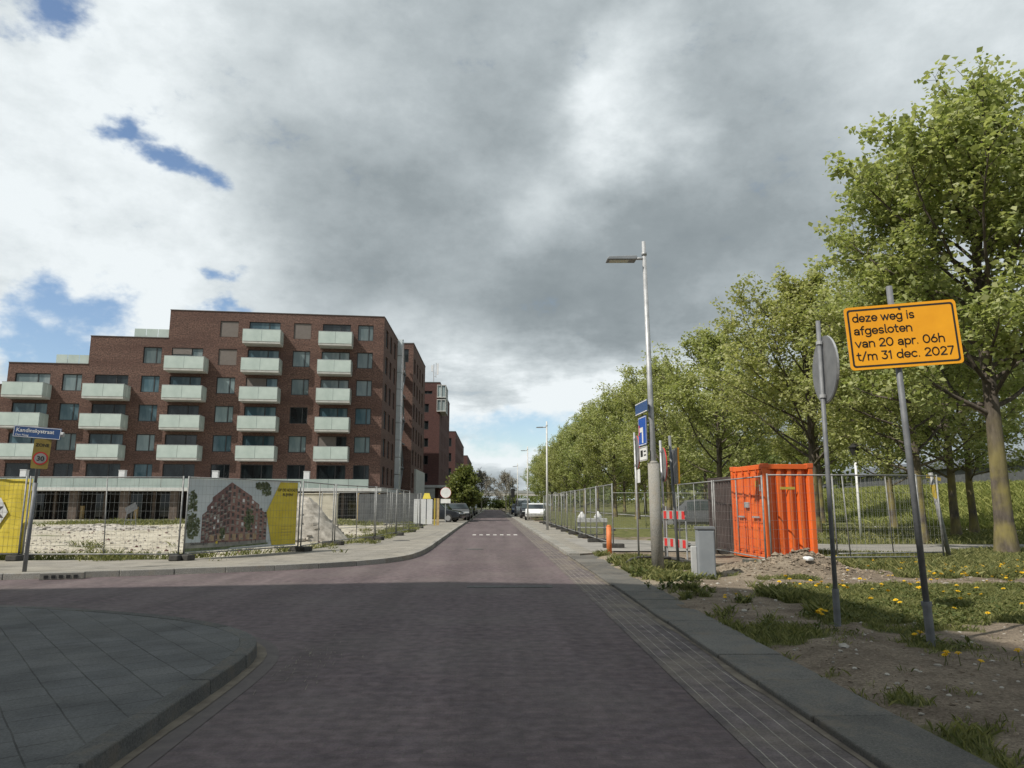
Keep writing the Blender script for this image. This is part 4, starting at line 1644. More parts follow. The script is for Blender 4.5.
row = [(0, 13.55, 19.1, 13.7, 1.3), (2, 14.1, 31.6, 12.3, 2.0), (1, 13.7, 43.5, 12.8, 4.1), (2, 13.6, 56, 13.2, .4), (3, 13.6, 68.5, 14.0, 5.0), (1, 13.6, 81, 14.3, 1.1),
       (2, 13.5, 94, 14.8, 3.3), (0, 13.5, 107, 14.5, .2), (1, 13.4, 120, 14.5, 2.6), (3, 13.4, 133, 14.6, 4.4), (2, 13.3, 147, 14.6, 1.9), (0, 13.2, 162, 14.5, 3.7),
       (1, 13.2, 178, 14.4, .9), (2, 13, 196, 14.2, 5.5)]
for i, (v, x, y, h, rz) in enumerate(row):
    lab = 'large leafy tree with lichen covered trunk right of the yellow sign' if i == 0 else \
        f'spring green tree, {ORD[i]} from the camera in the front row along the street'
    plant(v, x, y, h, rz, lab, 'street trees in the front row')
row2 = [(1, 14.95, 25.2, 10.8, .7, 'slim tree with sunlit lichen trunk between the yellow sign pole and the leaning post'),
        (3, 19.1, 29.8, 11.4, 2.2, 'dark trunked tree just left of the largest tree, in the back row'),
        (3, 21.6, 32.4, 11.2, 4.0, 'slimmer dark tree squeezed between two thicker trunks near the largest tree'),
        (1, 22.3, 40.2, 11.4, 5.1, 'back row tree with thin leaning trunk seen through the leaning fence panels')]
for v, x, y, h, rz, lab in row2:
    plant(v, x, y, h, rz, lab, 'trees in the back row')
row3 = [(0, 24.5, 54, 13.2, .3), (2, 24, 67, 13.4, 1.5), (3, 23.5, 80, 13.6, 2.7), (1, 23.5, 95, 13.8, 3.9), (2, 23.5, 112, 14, 5.0), (0, 23.5, 130, 14, .9)]
for i, (v, x, y, h, rz) in enumerate(row3):
    plant(v, x, y, h, rz, f'tree standing far back by the grass bank, {ORD[i]} of those beyond the cycle path', 'trees along the grass bank')

rs = np.random.RandomState(51)
sg_, tp = tree_skeleton(rs, 4.5, 1.5, 0.9, 34, .09)
yt = empty('young_tree', (-2.6, 67, 0.1), 0, 'compact round young tree by parked cars left of the road', 'tree')
link('trunk', tube_mesh('trunk', sg_, [M['bark']]), yt)
link('crown', leaf_mesh('crown', rs, tp, 9, 0.20, 0.17, M['leaf_dark']), yt)
M['twig'] = mat('bare_twigs', (0.24, 0.22, 0.18), (0.34, 0.32, 0.26), 5, 0.9)
rs = np.random.RandomState(61)
sg_, tp = tree_skeleton(rs, 8.5, 3.0, 1.8, 30, .14, bare=True)
bt = tube_mesh('trunk', [(p, q, max(a, .03), max(b, .03), n) for p, q, a, b, n in sg_], [M['twig']])
for x, y, s, lab in ((-2.4, 150, 1.0, 'bare grey tree before the far bridge, nearer one'), (3.6, 205, 1.25, 'bare pale tree beyond the far bridge lamps, distant one')):
    b = empty('bare_tree', (x, y, 0), x, lab, 'tree', 'bare trees at the end of the street')
    b.scale = (s, s, s)
    link('trunk', bt, b)
# low bushes below the bridge
for i, (x, y, h, lab) in enumerate(((-3.5, 232, 3.6, 'low green bush under the left end of the far bridge'), (2.0, 236, 3.0, 'low green bush below the middle of the far bridge'),
                                    (6.5, 228, 4.2, 'taller green bush right of the road below the far bridge'))):
    rs = np.random.RandomState(70 + i)
    b = empty('bush', (x, y, 0), 0, lab, 'bush', 'bushes below the bridge')
    t_ = np.column_stack([rs.normal(0, 1.6, 260), rs.normal(0, 1.2, 260), rs.uniform(.2, 1, 260) * h])
    link('foliage', leaf_mesh('foliage', rs, t_, 7, .45, .35, M['leaf_dark']), b)
    q = MB()
    for _ in range(5):
        q.tube((rs.normal(0, .2), 0, 0), (rs.normal(0, .8), rs.normal(0, .6), h * .8), .05, .02, 5)
    q.build('stems', M['bark'], b)

rs = np.random.RandomState(88)
n_ = 2600
ty = 95 + 330 * rs.rand(n_) ** 1.3
tx = 40 + rs.uniform(-7, 9, n_) - (ty - 95) * 0.05
tz = 2.4 + (5.5 + 4.5 * fbm(ty * .06, tx * .05, 3)) * rs.rand(n_) ** .8
wood = link('treeline', leaf_mesh('treeline', rs, np.column_stack([tx, ty, tz]), 9, .8, .75, M['leaf_dark']))
tag(wood, 'far band of trees along the top of the grass bank', 'trees', kind='stuff')

# ------------------------------------------------------------------ grass and weeds
rg = np.random.RandomState(5)


def blades(n, x0, x1, y0, y1, mask, hf, h, w, thr=0.35, dens=None):
    x = rg.uniform(x0, x1, n)
    y = y0 + (y1 - y0) * rg.rand(n) ** (dens or 1)
    k = mask(x, y)
    keep = rg.rand(n) * (1 - thr) + thr * 0.5 < k
    x, y, k = x[keep], y[keep], k[keep]
    z = hf(x, y)
    n = len(x)
    a = rg.uniform(0, 2 * math.pi, n)
    hh = h * rg.uniform(.45, 1.25, n) * (.5 + .6 * k)
    ww = w * rg.uniform(.7, 1.3, n)
    lx, ly = rg.normal(0, .55, n) * hh, rg.normal(0, .55, n) * hh
    dx, dy = np.cos(a) * ww / 2, np.sin(a) * ww / 2
    v = np.stack([np.stack([x - dx, y - dy, z - .01], 1), np.stack([x + dx, y + dy, z - .01], 1),
                  np.stack([x + lx * .45 + dx * .7, y + ly * .45 + dy * .7, z + hh * .65], 1), np.stack([x + lx, y + ly, z + hh], 1)], 1)
    return v.reshape(-1, 3)


vs = [blades(130000, 2.7, 9.5, 3.6, 14.5, grass_mask, verge_h, .062, .008),
      blades(26000, 2.8, 4.4, 9, 21, grass_mask, verge_h, .13, .014),
      blades(80000, 6.5, 18, 12.5, 22, grass_mask, verge_h, .13, .016),
      blades(40000, 10, 30, 23, 48, grass_mask, verge_h, .16, .03),
      ]
M['meadow'] = leaf_mat('sun_tinted_grass', (0.15, 0.18, 0.045), (0.36, 0.36, 0.12), 0.3, 0.6)  # lighter copy of the grass colour, sunlight on the bank painted in
mo = link('meadow', np_mesh('meadow', blades(75000, 27, 44, 30, 100, grass_mask, verge_h, .40, .06), 4, [M['meadow']]))
tag(mo, 'tall spring grass covering the bank, its colour lightened for sunlight', 'grass', kind='stuff')
go = link('grass', np_mesh('grass', np.concatenate(vs), 4, [M['grass']]))
tag(go, 'patchy green grass of the verge right of the road', 'grass', kind='stuff')


def site_edge(x, y):
    return site_grass(x, y)


vs = [blades(60000, -14, -3.95, 17.6, 40, site_edge, lambda x, y: site_h(x, y) + .02, .16, .018),
      blades(20000, -30, -5, 44, 60, site_edge, site_h, .22, .04)]
go = link('grass', np_mesh('grass', np.concatenate(vs), 4, [M['grass']]))
tag(go, 'rough grass along the foot of the site fence', 'grass', kind='stuff')


def leaves_low(n, x0, x1, y0, y1, size, mask=grass_mask, hf=verge_h, thr=.5, lift=.02):
    x, y = rg.uniform(x0, x1, n), rg.uniform(y0, y1, n)
    cl = fbm(x * 2.2 + 30, y * 2.2, 3)
    keep = (mask(x, y) > thr) & (cl > .47)
    x, y = x[keep], y[keep]
    n = len(x)
    c = np.stack([x, y, hf(x, y) + lift + rg.uniform(0, .06, n)], 1)
    nr = rg.normal(0, .45, (n, 3)) + np.array([0, 0, 1]); nr /= np.linalg.norm(nr, axis=1)[:, None]
    a = np.cross(nr, rg.normal(0, 1, (n, 3))); a /= np.linalg.norm(a, axis=1)[:, None]
    b = np.cross(nr, a)
    s = size * rg.uniform(.5, 1.3, n)[:, None]
    return np.stack([c - a * s, c + b * s * .32, c + a * s - nr * s * .3, c - b * s * .32], 1).reshape(-1, 3)


vs = [leaves_low(26000, 3.0, 9, 5.5, 13.5, .035), leaves_low(12000, 2.8, 4.2, 9, 20, .05), leaves_low(16000, 7, 16, 12.5, 21, .05)]
wo = link('weeds', np_mesh('weeds', np.concatenate(vs), 4, [M['weed']]))
tag(wo, 'low broad leaved weeds growing among the verge grass', 'weeds', kind='stuff')

# leggy weeds round the lamp post
def weed_clump(x, y, h, n, lab):
    rs = np.random.RandomState(int(abs(x) * 100 + abs(y) * 10))
    z = float(verge_h(np.array(x), np.array(y)))
    r = empty('weed_clump', (x, y, z - .01), 0, lab, 'weed', 'weed clumps by the lamp post')
    segs, tips = [], []
    for _ in range(n):
        a, s = rs.uniform(0, 6.28), rs.uniform(.1, .5) * h
        b = np.array([rs.normal(0, .12), rs.normal(0, .12), 0])
        t = b + np.array([math.cos(a) * s, math.sin(a) * s, h * rs.uniform(.5, 1.1)])
        segs.append((b, t, .004, .002, 3))
        for f in np.linspace(.25, 1, 7):
            tips.append(b + (t - b) * f)
    link('stems', tube_mesh('stems', segs, [M['weed']]), r)
    link('leaves', leaf_mesh('leaves', rs, np.array(tips), 3, .05, .03, M['weed']), r)


for x, y, h, n, lab in ((3.05, 15.3, .24, 12, 'bushy weed clump at the foot of the street lamp'), (2.95, 14.2, .17, 9, 'weed clump on the kerb just before the street lamp'),
                        (3.1, 17.6, .16, 9, 'weed clump on the kerb between the street lamp and orange post'), (3.55, 13.0, .13, 9, 'low weed clump beside the dug soil, nearest the grey cabinet'),
                        (2.95, 12.2, .15, 9, 'flattened weed clump at the kerb edge in front of the cabinet')):
    weed_clump(x, y, h, n, lab)

# dandelions
st = MB()
st.tube((0, 0, 0), (.01, 0, .1), .003, .0025, 5)
stm = st.mesh('stem', [M['weed']])
fl = MB()
for k in range(2):
    nn, rr, hz = (11, .026, .004) if k == 0 else (8, .016, .012)
    for i in range(nn):
        a = 2 * math.pi * i / nn + k
        w = 2 * math.pi / nn * .55
        fl.add([(0, 0, hz + .004), (rr * .7 * math.cos(a - w), rr * .7 * math.sin(a - w), hz + .006), (rr * math.cos(a), rr * math.sin(a), hz),
                (rr * .7 * math.cos(a + w), rr * .7 * math.sin(a + w), hz + .006)], [(0, 1, 2, 3)])
fl.tube((0, 0, -.006), (0, 0, .006), .006, .01, 7)
flm = fl.mesh('flower_head', [M['petal']])
d0 = empty('dandelion', (0, 0, -50), 0, 'yellow dandelion flower in the grass of the right verge', 'flower', 'dandelions in the verge')
link('stem', stm, d0)
f0 = link('flower_head', flm, d0)
f0.location = (.01, 0, .1)
rd_ = random.Random(4)
spots = []
for cx, cy, n, s in ((4.9, 12.0, 9, .35), (5.4, 11.7, 9, .35), (6.2, 11.0, 6, .5), (5.0, 9.4, 2, .2), (4.25, 7.25, 3, .10), (4.05, 8.7, 3, .12), (3.72, 8.6, 3, .1),
                     (3.8, 6.2, 4, .08), (4.3, 6.15, 2, .1), (6.3, 9.0, 3, .5), (6.6, 8.2, 3, .5), (7.6, 9.9, 4, .5), (3.3, 10.4, 4, .25), (4.9, 6.2, 1, .05),
                     (8.2, 14.6, 16, .7), (9.3, 14.4, 16, .8), (10.3, 14.9, 14, .8), (7.8, 13.4, 10, .6), (9.0, 12.8, 8, .7), (10.8, 13.2, 8, .7), (11.8, 16.2, 12, 1.0), (9.6, 17.2, 10, .9), (7.9, 13.8, 14, 1.3), (9.8, 13.6, 18, 1.5), (8.0, 11.2, 9, 1.0), (6.9, 12.0, 8, .7), (5.6, 10.3, 6, .7), (11, 15.4, 6, 1.2)):
    for _ in range(n):
        spots.append((cx + rd_.gauss(0, s), cy + rd_.gauss(0, s)))
for i, (x, y) in enumerate(spots):
    o = d0 if i == 0 else copy_tree(d0)
    o.location = (x, y, float(verge_h(np.array(x), np.array(y))) - .005)
    o.rotation_euler = (rd_.uniform(-.25, .25), rd_.uniform(-.25, .25), rd_.uniform(0, 6.28))
    k = rd_.uniform(1.0, 1.55)
    o.scale = (k, k, k * rd_.uniform(.6, .95))

# clods of dry earth, thickest over the dug soil
rp = random.Random(18)
cl_ = MB()
oct_ = [(1, 0, 0), (0, 1, 0), (-1, 0, 0), (0, -1, 0), (0, 0, .7), (0, 0, -.5)]
octf = [(0, 1, 4), (1, 2, 4), (2, 3, 4), (3, 0, 4), (1, 0, 5), (2, 1, 5), (3, 2, 5), (0, 3, 5)]
for i in range(5200):
    if i < 2400:
        x, y = rp.gauss(6.0, 0.9), rp.gauss(14.7, 0.55)
        s = abs(rp.gauss(0, .022)) + .006
    else:
        x, y = rp.uniform(2.8, 8.5), 3.6 + 10 * rp.random() ** 1.5
        s = abs(rp.gauss(0, .010)) + .004
    if x < 2.8 or float(grass_mask(np.array(x), np.array(y))) > .5:
        continue
    z = float(verge_h(np.array(x), np.array(y)))
    T = Matrix.Translation((x, y, z + s * .1)) @ Matrix.Rotation(rp.uniform(0, 6), 4, 'Z') @ Matrix.Rotation(rp.uniform(-.5, .5), 4, 'X')
    j = [rp.uniform(.65, 1.3) for _ in range(6)]
    cl_.add([T @ (Vector(v) * s * j[k]) for k, v in enumerate(oct_)], octf)
tag(cl_.build('dirt', M['soil']), 'crumbs and clods of dry brown earth over the bare soil', 'dirt', kind='stuff')

# stones on the bare soil
stn = []
for k in range(3):
    b_ = bmesh.new()
    bmesh.ops.create_icosphere(b_, subdivisions=2, radius=1)
    rs = np.random.RandomState(k)
    for v in b_.verts:
        v.co *= 1 + rs.normal(0, .10)
        v.co.z *= .6
    me = bpy.data.meshes.new('pebbles')
    b_.to_mesh(me)
    b_.free()
    stn.append(me)
pb = MB()
rp = random.Random(8)
for _ in range(900):
    x, y = rp.uniform(2.85, 9), rp.uniform(4.6, 16.5)
    if float(grass_mask(np.array(x), np.array(y))) > .4:
        continue
    s = rp.uniform(.006, .022) * (2.0 if rp.random() < .06 else 1)
    z = float(verge_h(np.array(x), np.array(y)))
    me = stn[rp.randrange(3)]
    T = Matrix.Translation((x, y, z + s * .2)) @ Matrix.Rotation(rp.uniform(0, 6), 4, 'Z') @ Matrix.Diagonal((s * rp.uniform(.8, 1.6), s, s, 1))
    pb.add([T @ v.co for v in me.vertices], [tuple(p.vertices) for p in me.polygons])
tag(pb.build('pebbles', M['rubble']), 'small pebbles strewn over the bare verge soil', 'pebbles', kind='stuff')
# ------------------------------------------------------------------ site fences
_fc = {}


def fence_panel(p0, p1, z, label, group, lean=0.0, feet=(1, 1), H=2.0, mid=True, name='site_fence_panel'):
    p0, p1 = Vector((*p0, 0)), Vector((*p1, 0))
    L = round((p1 - p0).length, 2)
    key = (L, H, mid)
    if key not in _fc:
        fr, wm = MB(), MB()
        fr.tube((0.03, 0, 0), (0.03, 0, H), .021, n=8).tube((L - .03, 0, 0), (L - .03, 0, H), .021, n=8)
        fr.tube((.03, 0, H - .03), (L - .03, 0, H - .03), .017, n=6).tube((.03, 0, .14), (L - .03, 0, .14), .017, n=6)
        if mid:
            fr.tube((L * .52, 0, .14), (L * .5, 0, H - .03), .014, n=6)
        n = int(L / 0.11)
        for i in range(1, n):
            x = i * L / n
            wm.tube((x, .006, .14), (x, .006, H - .03), .0019, n=3, caps=False)
        for i in range(1, 9):
            zz = .14 + i * (H - .17) / 9
            wm.tube((.03, -.006, zz), (L - .03, -.006, zz), .0024, n=3, caps=False)
        ft = MB()
        ft.box(-.11, .11, -.33, .33, 0, .13)
        _fc[key] = (fr.mesh('frame', [M['fence_steel']], True), wm.mesh('wire_mesh', [M['wire']]), _fc.setdefault('foot', ft.mesh('foot', [M['rubber']])))
    r = empty(name, (p0.x, p0.y, z), math.atan2(p1.y - p0.y, p1.x - p0.x), label, 'fence', group)
    r.rotation_euler.x = lean
    a, b, c = _fc[key]
    link('frame', a, r)
    link('wire_mesh', b, r)
    for k, x in ((0, .0), (1, L)):
        if feet[k]:
            f = link('foot', c, r, .02)
            f.location = (x, 0, 0.0)
    return r


GL = 'site fence panels along the left pavement'
Z1 = 0.118
fence_panel((-15.5, 18.3), (-11.35, 18.02), Z1, 'fence panel carrying the plain yellow banner at the left edge', GL, feet=(1, 1))
fence_panel((-11.30, 18.0), (-7.52, 17.92), Z1, 'bare fence panel in front of the sandy lot, right of the street name sign', GL)
fence_panel((-7.46, 17.95), (-5.56, 21.25), Z1, 'fence panel behind which the pictured building banner hangs', GL, mid=False)
fence_panel((-5.53, 21.32), (-5.28, 24.4), Z1, 'fence panel just right of the pictured banner, before the rubble heap', GL)
fence_panel((-5.25, 24.46), (-4.46, 27.8), Z1, 'fence panel at the bend, right of the rubble heap', GL)
fence_panel((-4.44, 27.88), (-4.2, 31.9), Z1, 'fence panel along the street kerb, first one after the bend', GL)
fence_panel((-4.2, 32.0), (-4.1, 36.0), Z1, 'fence panel along the street kerb, second one after the bend', GL)
fence_panel((-9.0, 38.5), (-5.4, 38.8), float(site_h(-7, 38.6)), 'inner fence panel standing across the site, left one of two', 'inner fence panels on the site')
fence_panel((-5.35, 38.8), (-4.3, 42.0), float(site_h(-5, 40)), 'inner fence panel standing across the site, right one of two', 'inner fence panels on the site')
fence_panel((-6.6, 45.5), (-4.5, 45.9), float(site_h(-5.5, 45.6)), 'far fence panel in front of the dark hoarding and pale sheets', 'inner fence panels on the site')
GR = 'fence panels along the right pavement'
y = 23.0
for i in range(9):
    fence_panel((3.78 - .03 * math.sin(i * 2.1), y), (3.78 - .03 * math.sin(i * 2.1 + 2.1), y + 3.46), 0.10,
                f'fence panel beside the right pavement, {ORD[i]} counted from its near end', GR)
    y += 3.5
GB = 'fence panels across the side road'
for i in range(3):
    fence_panel((6.2 + i * 3.5, 38.0 + .1 * i), (9.66 + i * 3.5, 38.1 + .1 * i), float(verge_h(np.array(8 + i * 3.5), np.array(38))) - .01,
                f'far fence panel beyond the side road, {ORD[i]} from the left', GB)
GC = 'fence panels round the orange container'
zc = 0.095
fence_panel((5.95, 23.3), (6.05, 19.92), zc, 'fence panel before the dark container, farther of the two on its left', GC)
fence_panel((6.06, 19.85), (6.14, 16.42), zc, 'fence panel running past the orange container doors to its near corner', GC, feet=(0, 0))
fence_panel((6.2, 16.35), (9.75, 16.45), zc + .03, 'fence panel crossing in front of the orange container side', GC, feet=(0, 0))
fence_panel((8.05, 17.1), (10.95, 17.62), zc + .06, 'fence panel standing askew right of the orange container', GC, feet=(0, 0))
lp_ = empty('leaning_post', (11.15, 17.75, 0.13), R(10), 'leaning grey steel post with yellow tape at the open fence end', 'post')
q = MB(); q.tube((0, 0, -.05), (-.32, 0, 2.08), .055, n=10); q.build('post', M['fence_steel'], lp_, True)
q = MB(); q.tube((-.22, 0, 1.45), (-.275, 0, 1.79), .060, n=10); q.build('tape_band', M['dull_yellow'], lp_)
q = MB(); q.box(-.85, -.45, -.02, .0, 1.82, 1.90, 0, Matrix.Rotation(R(12), 4, 'Y')); q.build('loose_tape', M['dull_yellow'], lp_)

# ------------------------------------------------------------------ banners on the left fence
ybn = empty('fence_banner', (-15.3, 18.36, 0.27), math.atan2(-.28, 4.15), 'plain yellow banner with white logo tied to the fence at the left edge', 'banner')


def cloth(w, h, amp, seed, nx=60, nz=30):
    f = lambda x, z: amp * (math.sin(x * 4.2 + z * 1.3 + seed) * .5 + math.sin(x * 9.1 - z * 3.7 + seed) * .25 + math.sin(z * 5 + x * 2 + seed * 2) * .25)
    m_ = MB()
    vs, fs = [], []
    for s in (0, .004):
        for i in range(nx + 1):
            for j in range(nz + 1):
                x, z = w * i / nx, h * j / nz
                vs.append((x, f(x, z) + s, z))
    k = (nx + 1) * (nz + 1)
    for i in range(nx):
        for j in range(nz):
            a = i * (nz + 1) + j
            fs.append((a, a + nz + 1, a + nz + 2, a + 1))
            fs.append((k + a + 1, k + a + nz + 2, k + a + nz + 1, k + a))
    m_.add(vs, fs)
    return m_


cloth(4.02, 1.78, .045, 1.0).build('cloth', M['banner_yellow'], ybn, True)
q = MB()
hexa = [(3.12 + .42 * math.cos(a), .98 + .40 * math.sin(a)) for a in [R(60 * k) for k in range(6)]]
q.vprism(hexa, -.062, -.058)
q.build('logo_patch', M['print_white'], ybn)
o = add_text('K', .36, ybn, (3.18, -.066, .86), M['print_dark'], offset=.012)
o.name = 'logo'
# folded lower corner
q = MB(); q.add([(3.0, -.07, 0.02), (4.0, -.05, .75), (4.02, -.05, 0.02)], [(0, 1, 2)]); q.add([(3.0, -.074, 0.02), (4.02, -.054, .02), (4.0, -.054, .75)], [(0, 1, 2)])
q.build('folded_corner', M['banner_yellow'], ybn)

# picture banner, hung behind the wires of the third panel
bdir = Vector((-5.56 + 7.46, 21.25 - 17.95, 0))
BL = bdir.length
pb_ = empty('fence_banner', (-7.46, 17.95, Z1 + .16), math.atan2(bdir.y, bdir.x), 'banner picturing a stepped brick building beside a yellow block of text', 'banner')
pb_.location += Vector((-math.sin(pb_.rotation_euler.z), math.cos(pb_.rotation_euler.z), 0)) * 0.045
BW, BH = BL - .08, 1.80
q = MB(); q.vprism([(.05, 0), (BW, .02), (BW, BH), (.05, BH - .02)], 0.010, .014); q.build('cloth', M['banner_sky'], pb_)


PIC, PIC_M = MB(), []


def art(name, polys, m, layer):
    if m not in PIC_M:
        PIC_M.append(m)
    for p in polys:
        PIC.vprism(p, -.0012 * layer + .008, -.0012 * layer + .009, PIC_M.index(m))


X = lambda f: .05 + f * (BW - .05)
Zb = lambda f: f * BH
art('printed_ground', [[(X(0.004), Zb(.01)), (X(.72), Zb(.02)), (X(.70), Zb(.12)), (X(0.004), Zb(.13))]], M['print_grey'], 1)
art('printed_lawn', [[(X(0.01), Zb(.012)), (X(.72), Zb(.03)), (X(.72), Zb(.075)), (X(.3), Zb(.05)), (X(0.01), Zb(.055))]], M['print_green'], 3)
art('printed_path', [[(X(.36), Zb(.02)), (X(.995), Zb(.03)), (X(.995), Zb(.06)), (X(.74), Zb(.05)), (X(.38), Zb(.032))]], M['print_white'], 4)
# the pictured building: a left and a right wing meeting at a high corner
cx, ct = .36, .96
L0, R0 = .13, .70
left = [(X(L0), Zb(.12)), (X(cx), Zb(.11)), (X(cx), Zb(ct)), (X(.205), Zb(.74)), (X(.205), Zb(.69)), (X(.165), Zb(.61)), (X(.165), Zb(.55)), (X(L0), Zb(.5))]
right = [(X(cx), Zb(.11)), (X(R0), Zb(.12)), (X(R0), Zb(.5)), (X(.62), Zb(.58)), (X(.62), Zb(.64)), (X(.55), Zb(.72)), (X(.55), Zb(.76)), (X(cx), Zb(ct))]
art('printed_wing', [left], M['print_brick_dark'], 2)
art('printed_wing', [right], M['print_brick'], 3)
wq, dq, pq, lq = [], [], [], []
rw = random.Random(3)
for j in range(8):
    for i in range(8):
        for side in (0, 1):
            f = (i + .25 + rw.uniform(-.05, .05)) / 8
            if side == 0:
                a, b = L0 + (cx - L0) * f, L0 + (cx - L0) * f + .0165
                tt = .50 + (ct - .50) * f
                sl_ = .004
            else:
                a, b = cx + (R0 - cx) * f + .006, cx + (R0 - cx) * f + .025
                tt = ct - (ct - .50) * f
                sl_ = -.004
            z0 = .15 + (tt - .15) * (j + .22) / 8
            z1 = z0 + (tt - .15) / 8 * .55
            poly = [(X(a), Zb(z0)), (X(b), Zb(z0 + sl_)), (X(b), Zb(z1 + sl_)), (X(a), Zb(z1))]
            r_ = rw.random()
            (wq if r_ < .05 else lq if r_ < .28 else dq).append(poly)
            if (i + j) % 2 == 0:
                zz = z0 - .006
                pq.append([(X(a - .004), Zb(zz - .018)), (X(b + .006), Zb(zz - .018 + sl_)), (X(b + .006), Zb(zz + sl_)), (X(a - .004), Zb(zz))])
art('printed_windows', wq, M['print_white'], 5)
art('printed_windows', lq, M['print_grey'], 5)
art('printed_windows', dq, M['print_dark'], 5)
art('printed_balconies', pq, M['print_grey'], 6)
for j in range(1, 8):
    zl, zc_, zr = .15 + (.50 - .15) * j / 8, .15 + (ct - .15) * j / 8, .15 + (.50 - .15) * j / 8
    art('printed_bands', [[(X(L0), Zb(zl)), (X(cx), Zb(zc_)), (X(cx), Zb(zc_ + .009)), (X(L0), Zb(zl + .009))],
                          [(X(cx), Zb(zc_)), (X(R0), Zb(zr)), (X(R0), Zb(zr + .009)), (X(cx), Zb(zc_ + .009))]], M['print_warm_dark'], 4)
# the lit shop floor of the pictured building
art('printed_shops', [[(X(.20 + .062 * k), Zb(.135)), (X(.235 + .062 * k), Zb(.135)), (X(.235 + .062 * k), Zb(.225)), (X(.20 + .062 * k), Zb(.225))] for k in range(7)], M['print_warm'], 6)


def spray(cx_, cz_, rx_, rz_, n, seed, sz=.012):
    r = random.Random(seed)
    out = []
    for _ in range(n):
        a, q_ = r.uniform(0, 6.283), r.random() ** .6
        x, z = cx_ + rx_ * q_ * math.cos(a), cz_ + rz_ * q_ * math.sin(a)
        t_, k = r.uniform(0, 6.283), sz * r.uniform(.6, 1.3)
        out.append([(X(x) + k * 3.2 * math.cos(t_ + u), Zb(z) + k * 3.2 * math.sin(t_ + u) * (.5 if u % 3 < 1 else 1)) for u in (0, 1.6, 3.1, 4.7)])
    return out


art('printed_trees', spray(.045, .62, .038, .22, 130, 1) + spray(.06, .34, .055, .16, 150, 2) + spray(.53, .42, .045, .15, 110, 5) + spray(.30, .24, .02, .08, 40, 6)
    + spray(.64, .92, .07, .06, 90, 7) + spray(.68, .85, .05, .09, 60, 8), M['print_green'], 7)
art('printed_people', [[(X(f), Zb(.085)), (X(f + .006), Zb(.085)), (X(f + .005), Zb(.135)), (X(f + .001), Zb(.135))] for f in (.15, .27, .33, .45, .56, .6)], M['print_dark'], 7)
art('yellow_block', [[(X(.755), Zb(.03)), (X(.995), Zb(.03)), (X(.995), Zb(.985)), (X(.815), Zb(.985)), (X(.69), Zb(.53))]], M['banner_yellow'], 8)
for t, s, xx, zz in (('OP DE HOOGTE', .105, .895, .845), ('BLIJVEN?', .105, .895, .775)):
    o = add_text(t, s, pb_, (X(xx), -.0065, Zb(zz)), M['sign_black'], align='CENTER', offset=.002, extrude=.0005)
for k in range(4):
    q = MB()
    zz = .30 - k * .045
    q.box(X(.84), X(.955 - .02 * (k % 2)), -.0032, -.0026, Zb(zz), Zb(zz) + .022)
    q.build('small_print', M['dull_yellow'], pb_)
PIC.build('printed_picture', PIC_M, pb_)
o = add_text('Stadskwartier', .095, pb_, (X(.05), -.0005, Zb(.095)), M['print_dark'], extrude=.0004)
q = MB(); q.vprism([(X(.26) + .04 * math.cos(R(60 * k)), Zb(.115) + .04 * math.sin(R(60 * k))) for k in range(6)], -.0006, 0.0004); q.build('logo', M['banner_yellow'], pb_)

# ------------------------------------------------------------------ signs and lamps
def board(parent, name, w, h, m_face, m_back, border=None, m_border=None, r=.04, th=.004):
    """a rounded plate facing -y, centred on its own origin"""
    def rr(w, h, r, n=5):
        p = []
        for cx_, cz_, a0 in ((w / 2 - r, h / 2 - r, 0), (-w / 2 + r, h / 2 - r, 90), (-w / 2 + r, -h / 2 + r, 180), (w / 2 - r, -h / 2 + r, 270)):
            for k in range(n + 1):
                a = R(a0 + 90 * k / n)
                p.append((cx_ + r * math.cos(a), cz_ + r * math.sin(a)))
        return p
    q = MB()
    q.vprism(rr(w, h, r), -th, 0, 0)
    q.vprism(rr(w - .004, h - .004, r), 0.0005, .014, 1)
    o = q.build(name, [m_face, m_back], parent)
    if border:
        inset, wd = border
        q = MB()
        A, B = rr(w - 2 * inset, h - 2 * inset, max(.01, r - inset * .3)), rr(w - 2 * inset - 2 * wd, h - 2 * inset - 2 * wd, max(.008, r - inset * .3 - wd * .6))
        n = len(A)
        vs = [(x, -th - .002, z) for x, z in A] + [(x, -th - .002, z) for x, z in B]
        q.add(vs, [(i, (i + 1) % n, n + (i + 1) % n, n + i) for i in range(n)])
        b = q.build('border', m_border, o)
    return o


def arc(cx, cy, rx, ry, a0, a1, n=14):
    return [(cx + rx * math.cos(R(a0 + (a1 - a0) * k / n)), cy + ry * math.sin(R(a0 + (a1 - a0) * k / n))) for k in range(n + 1)]


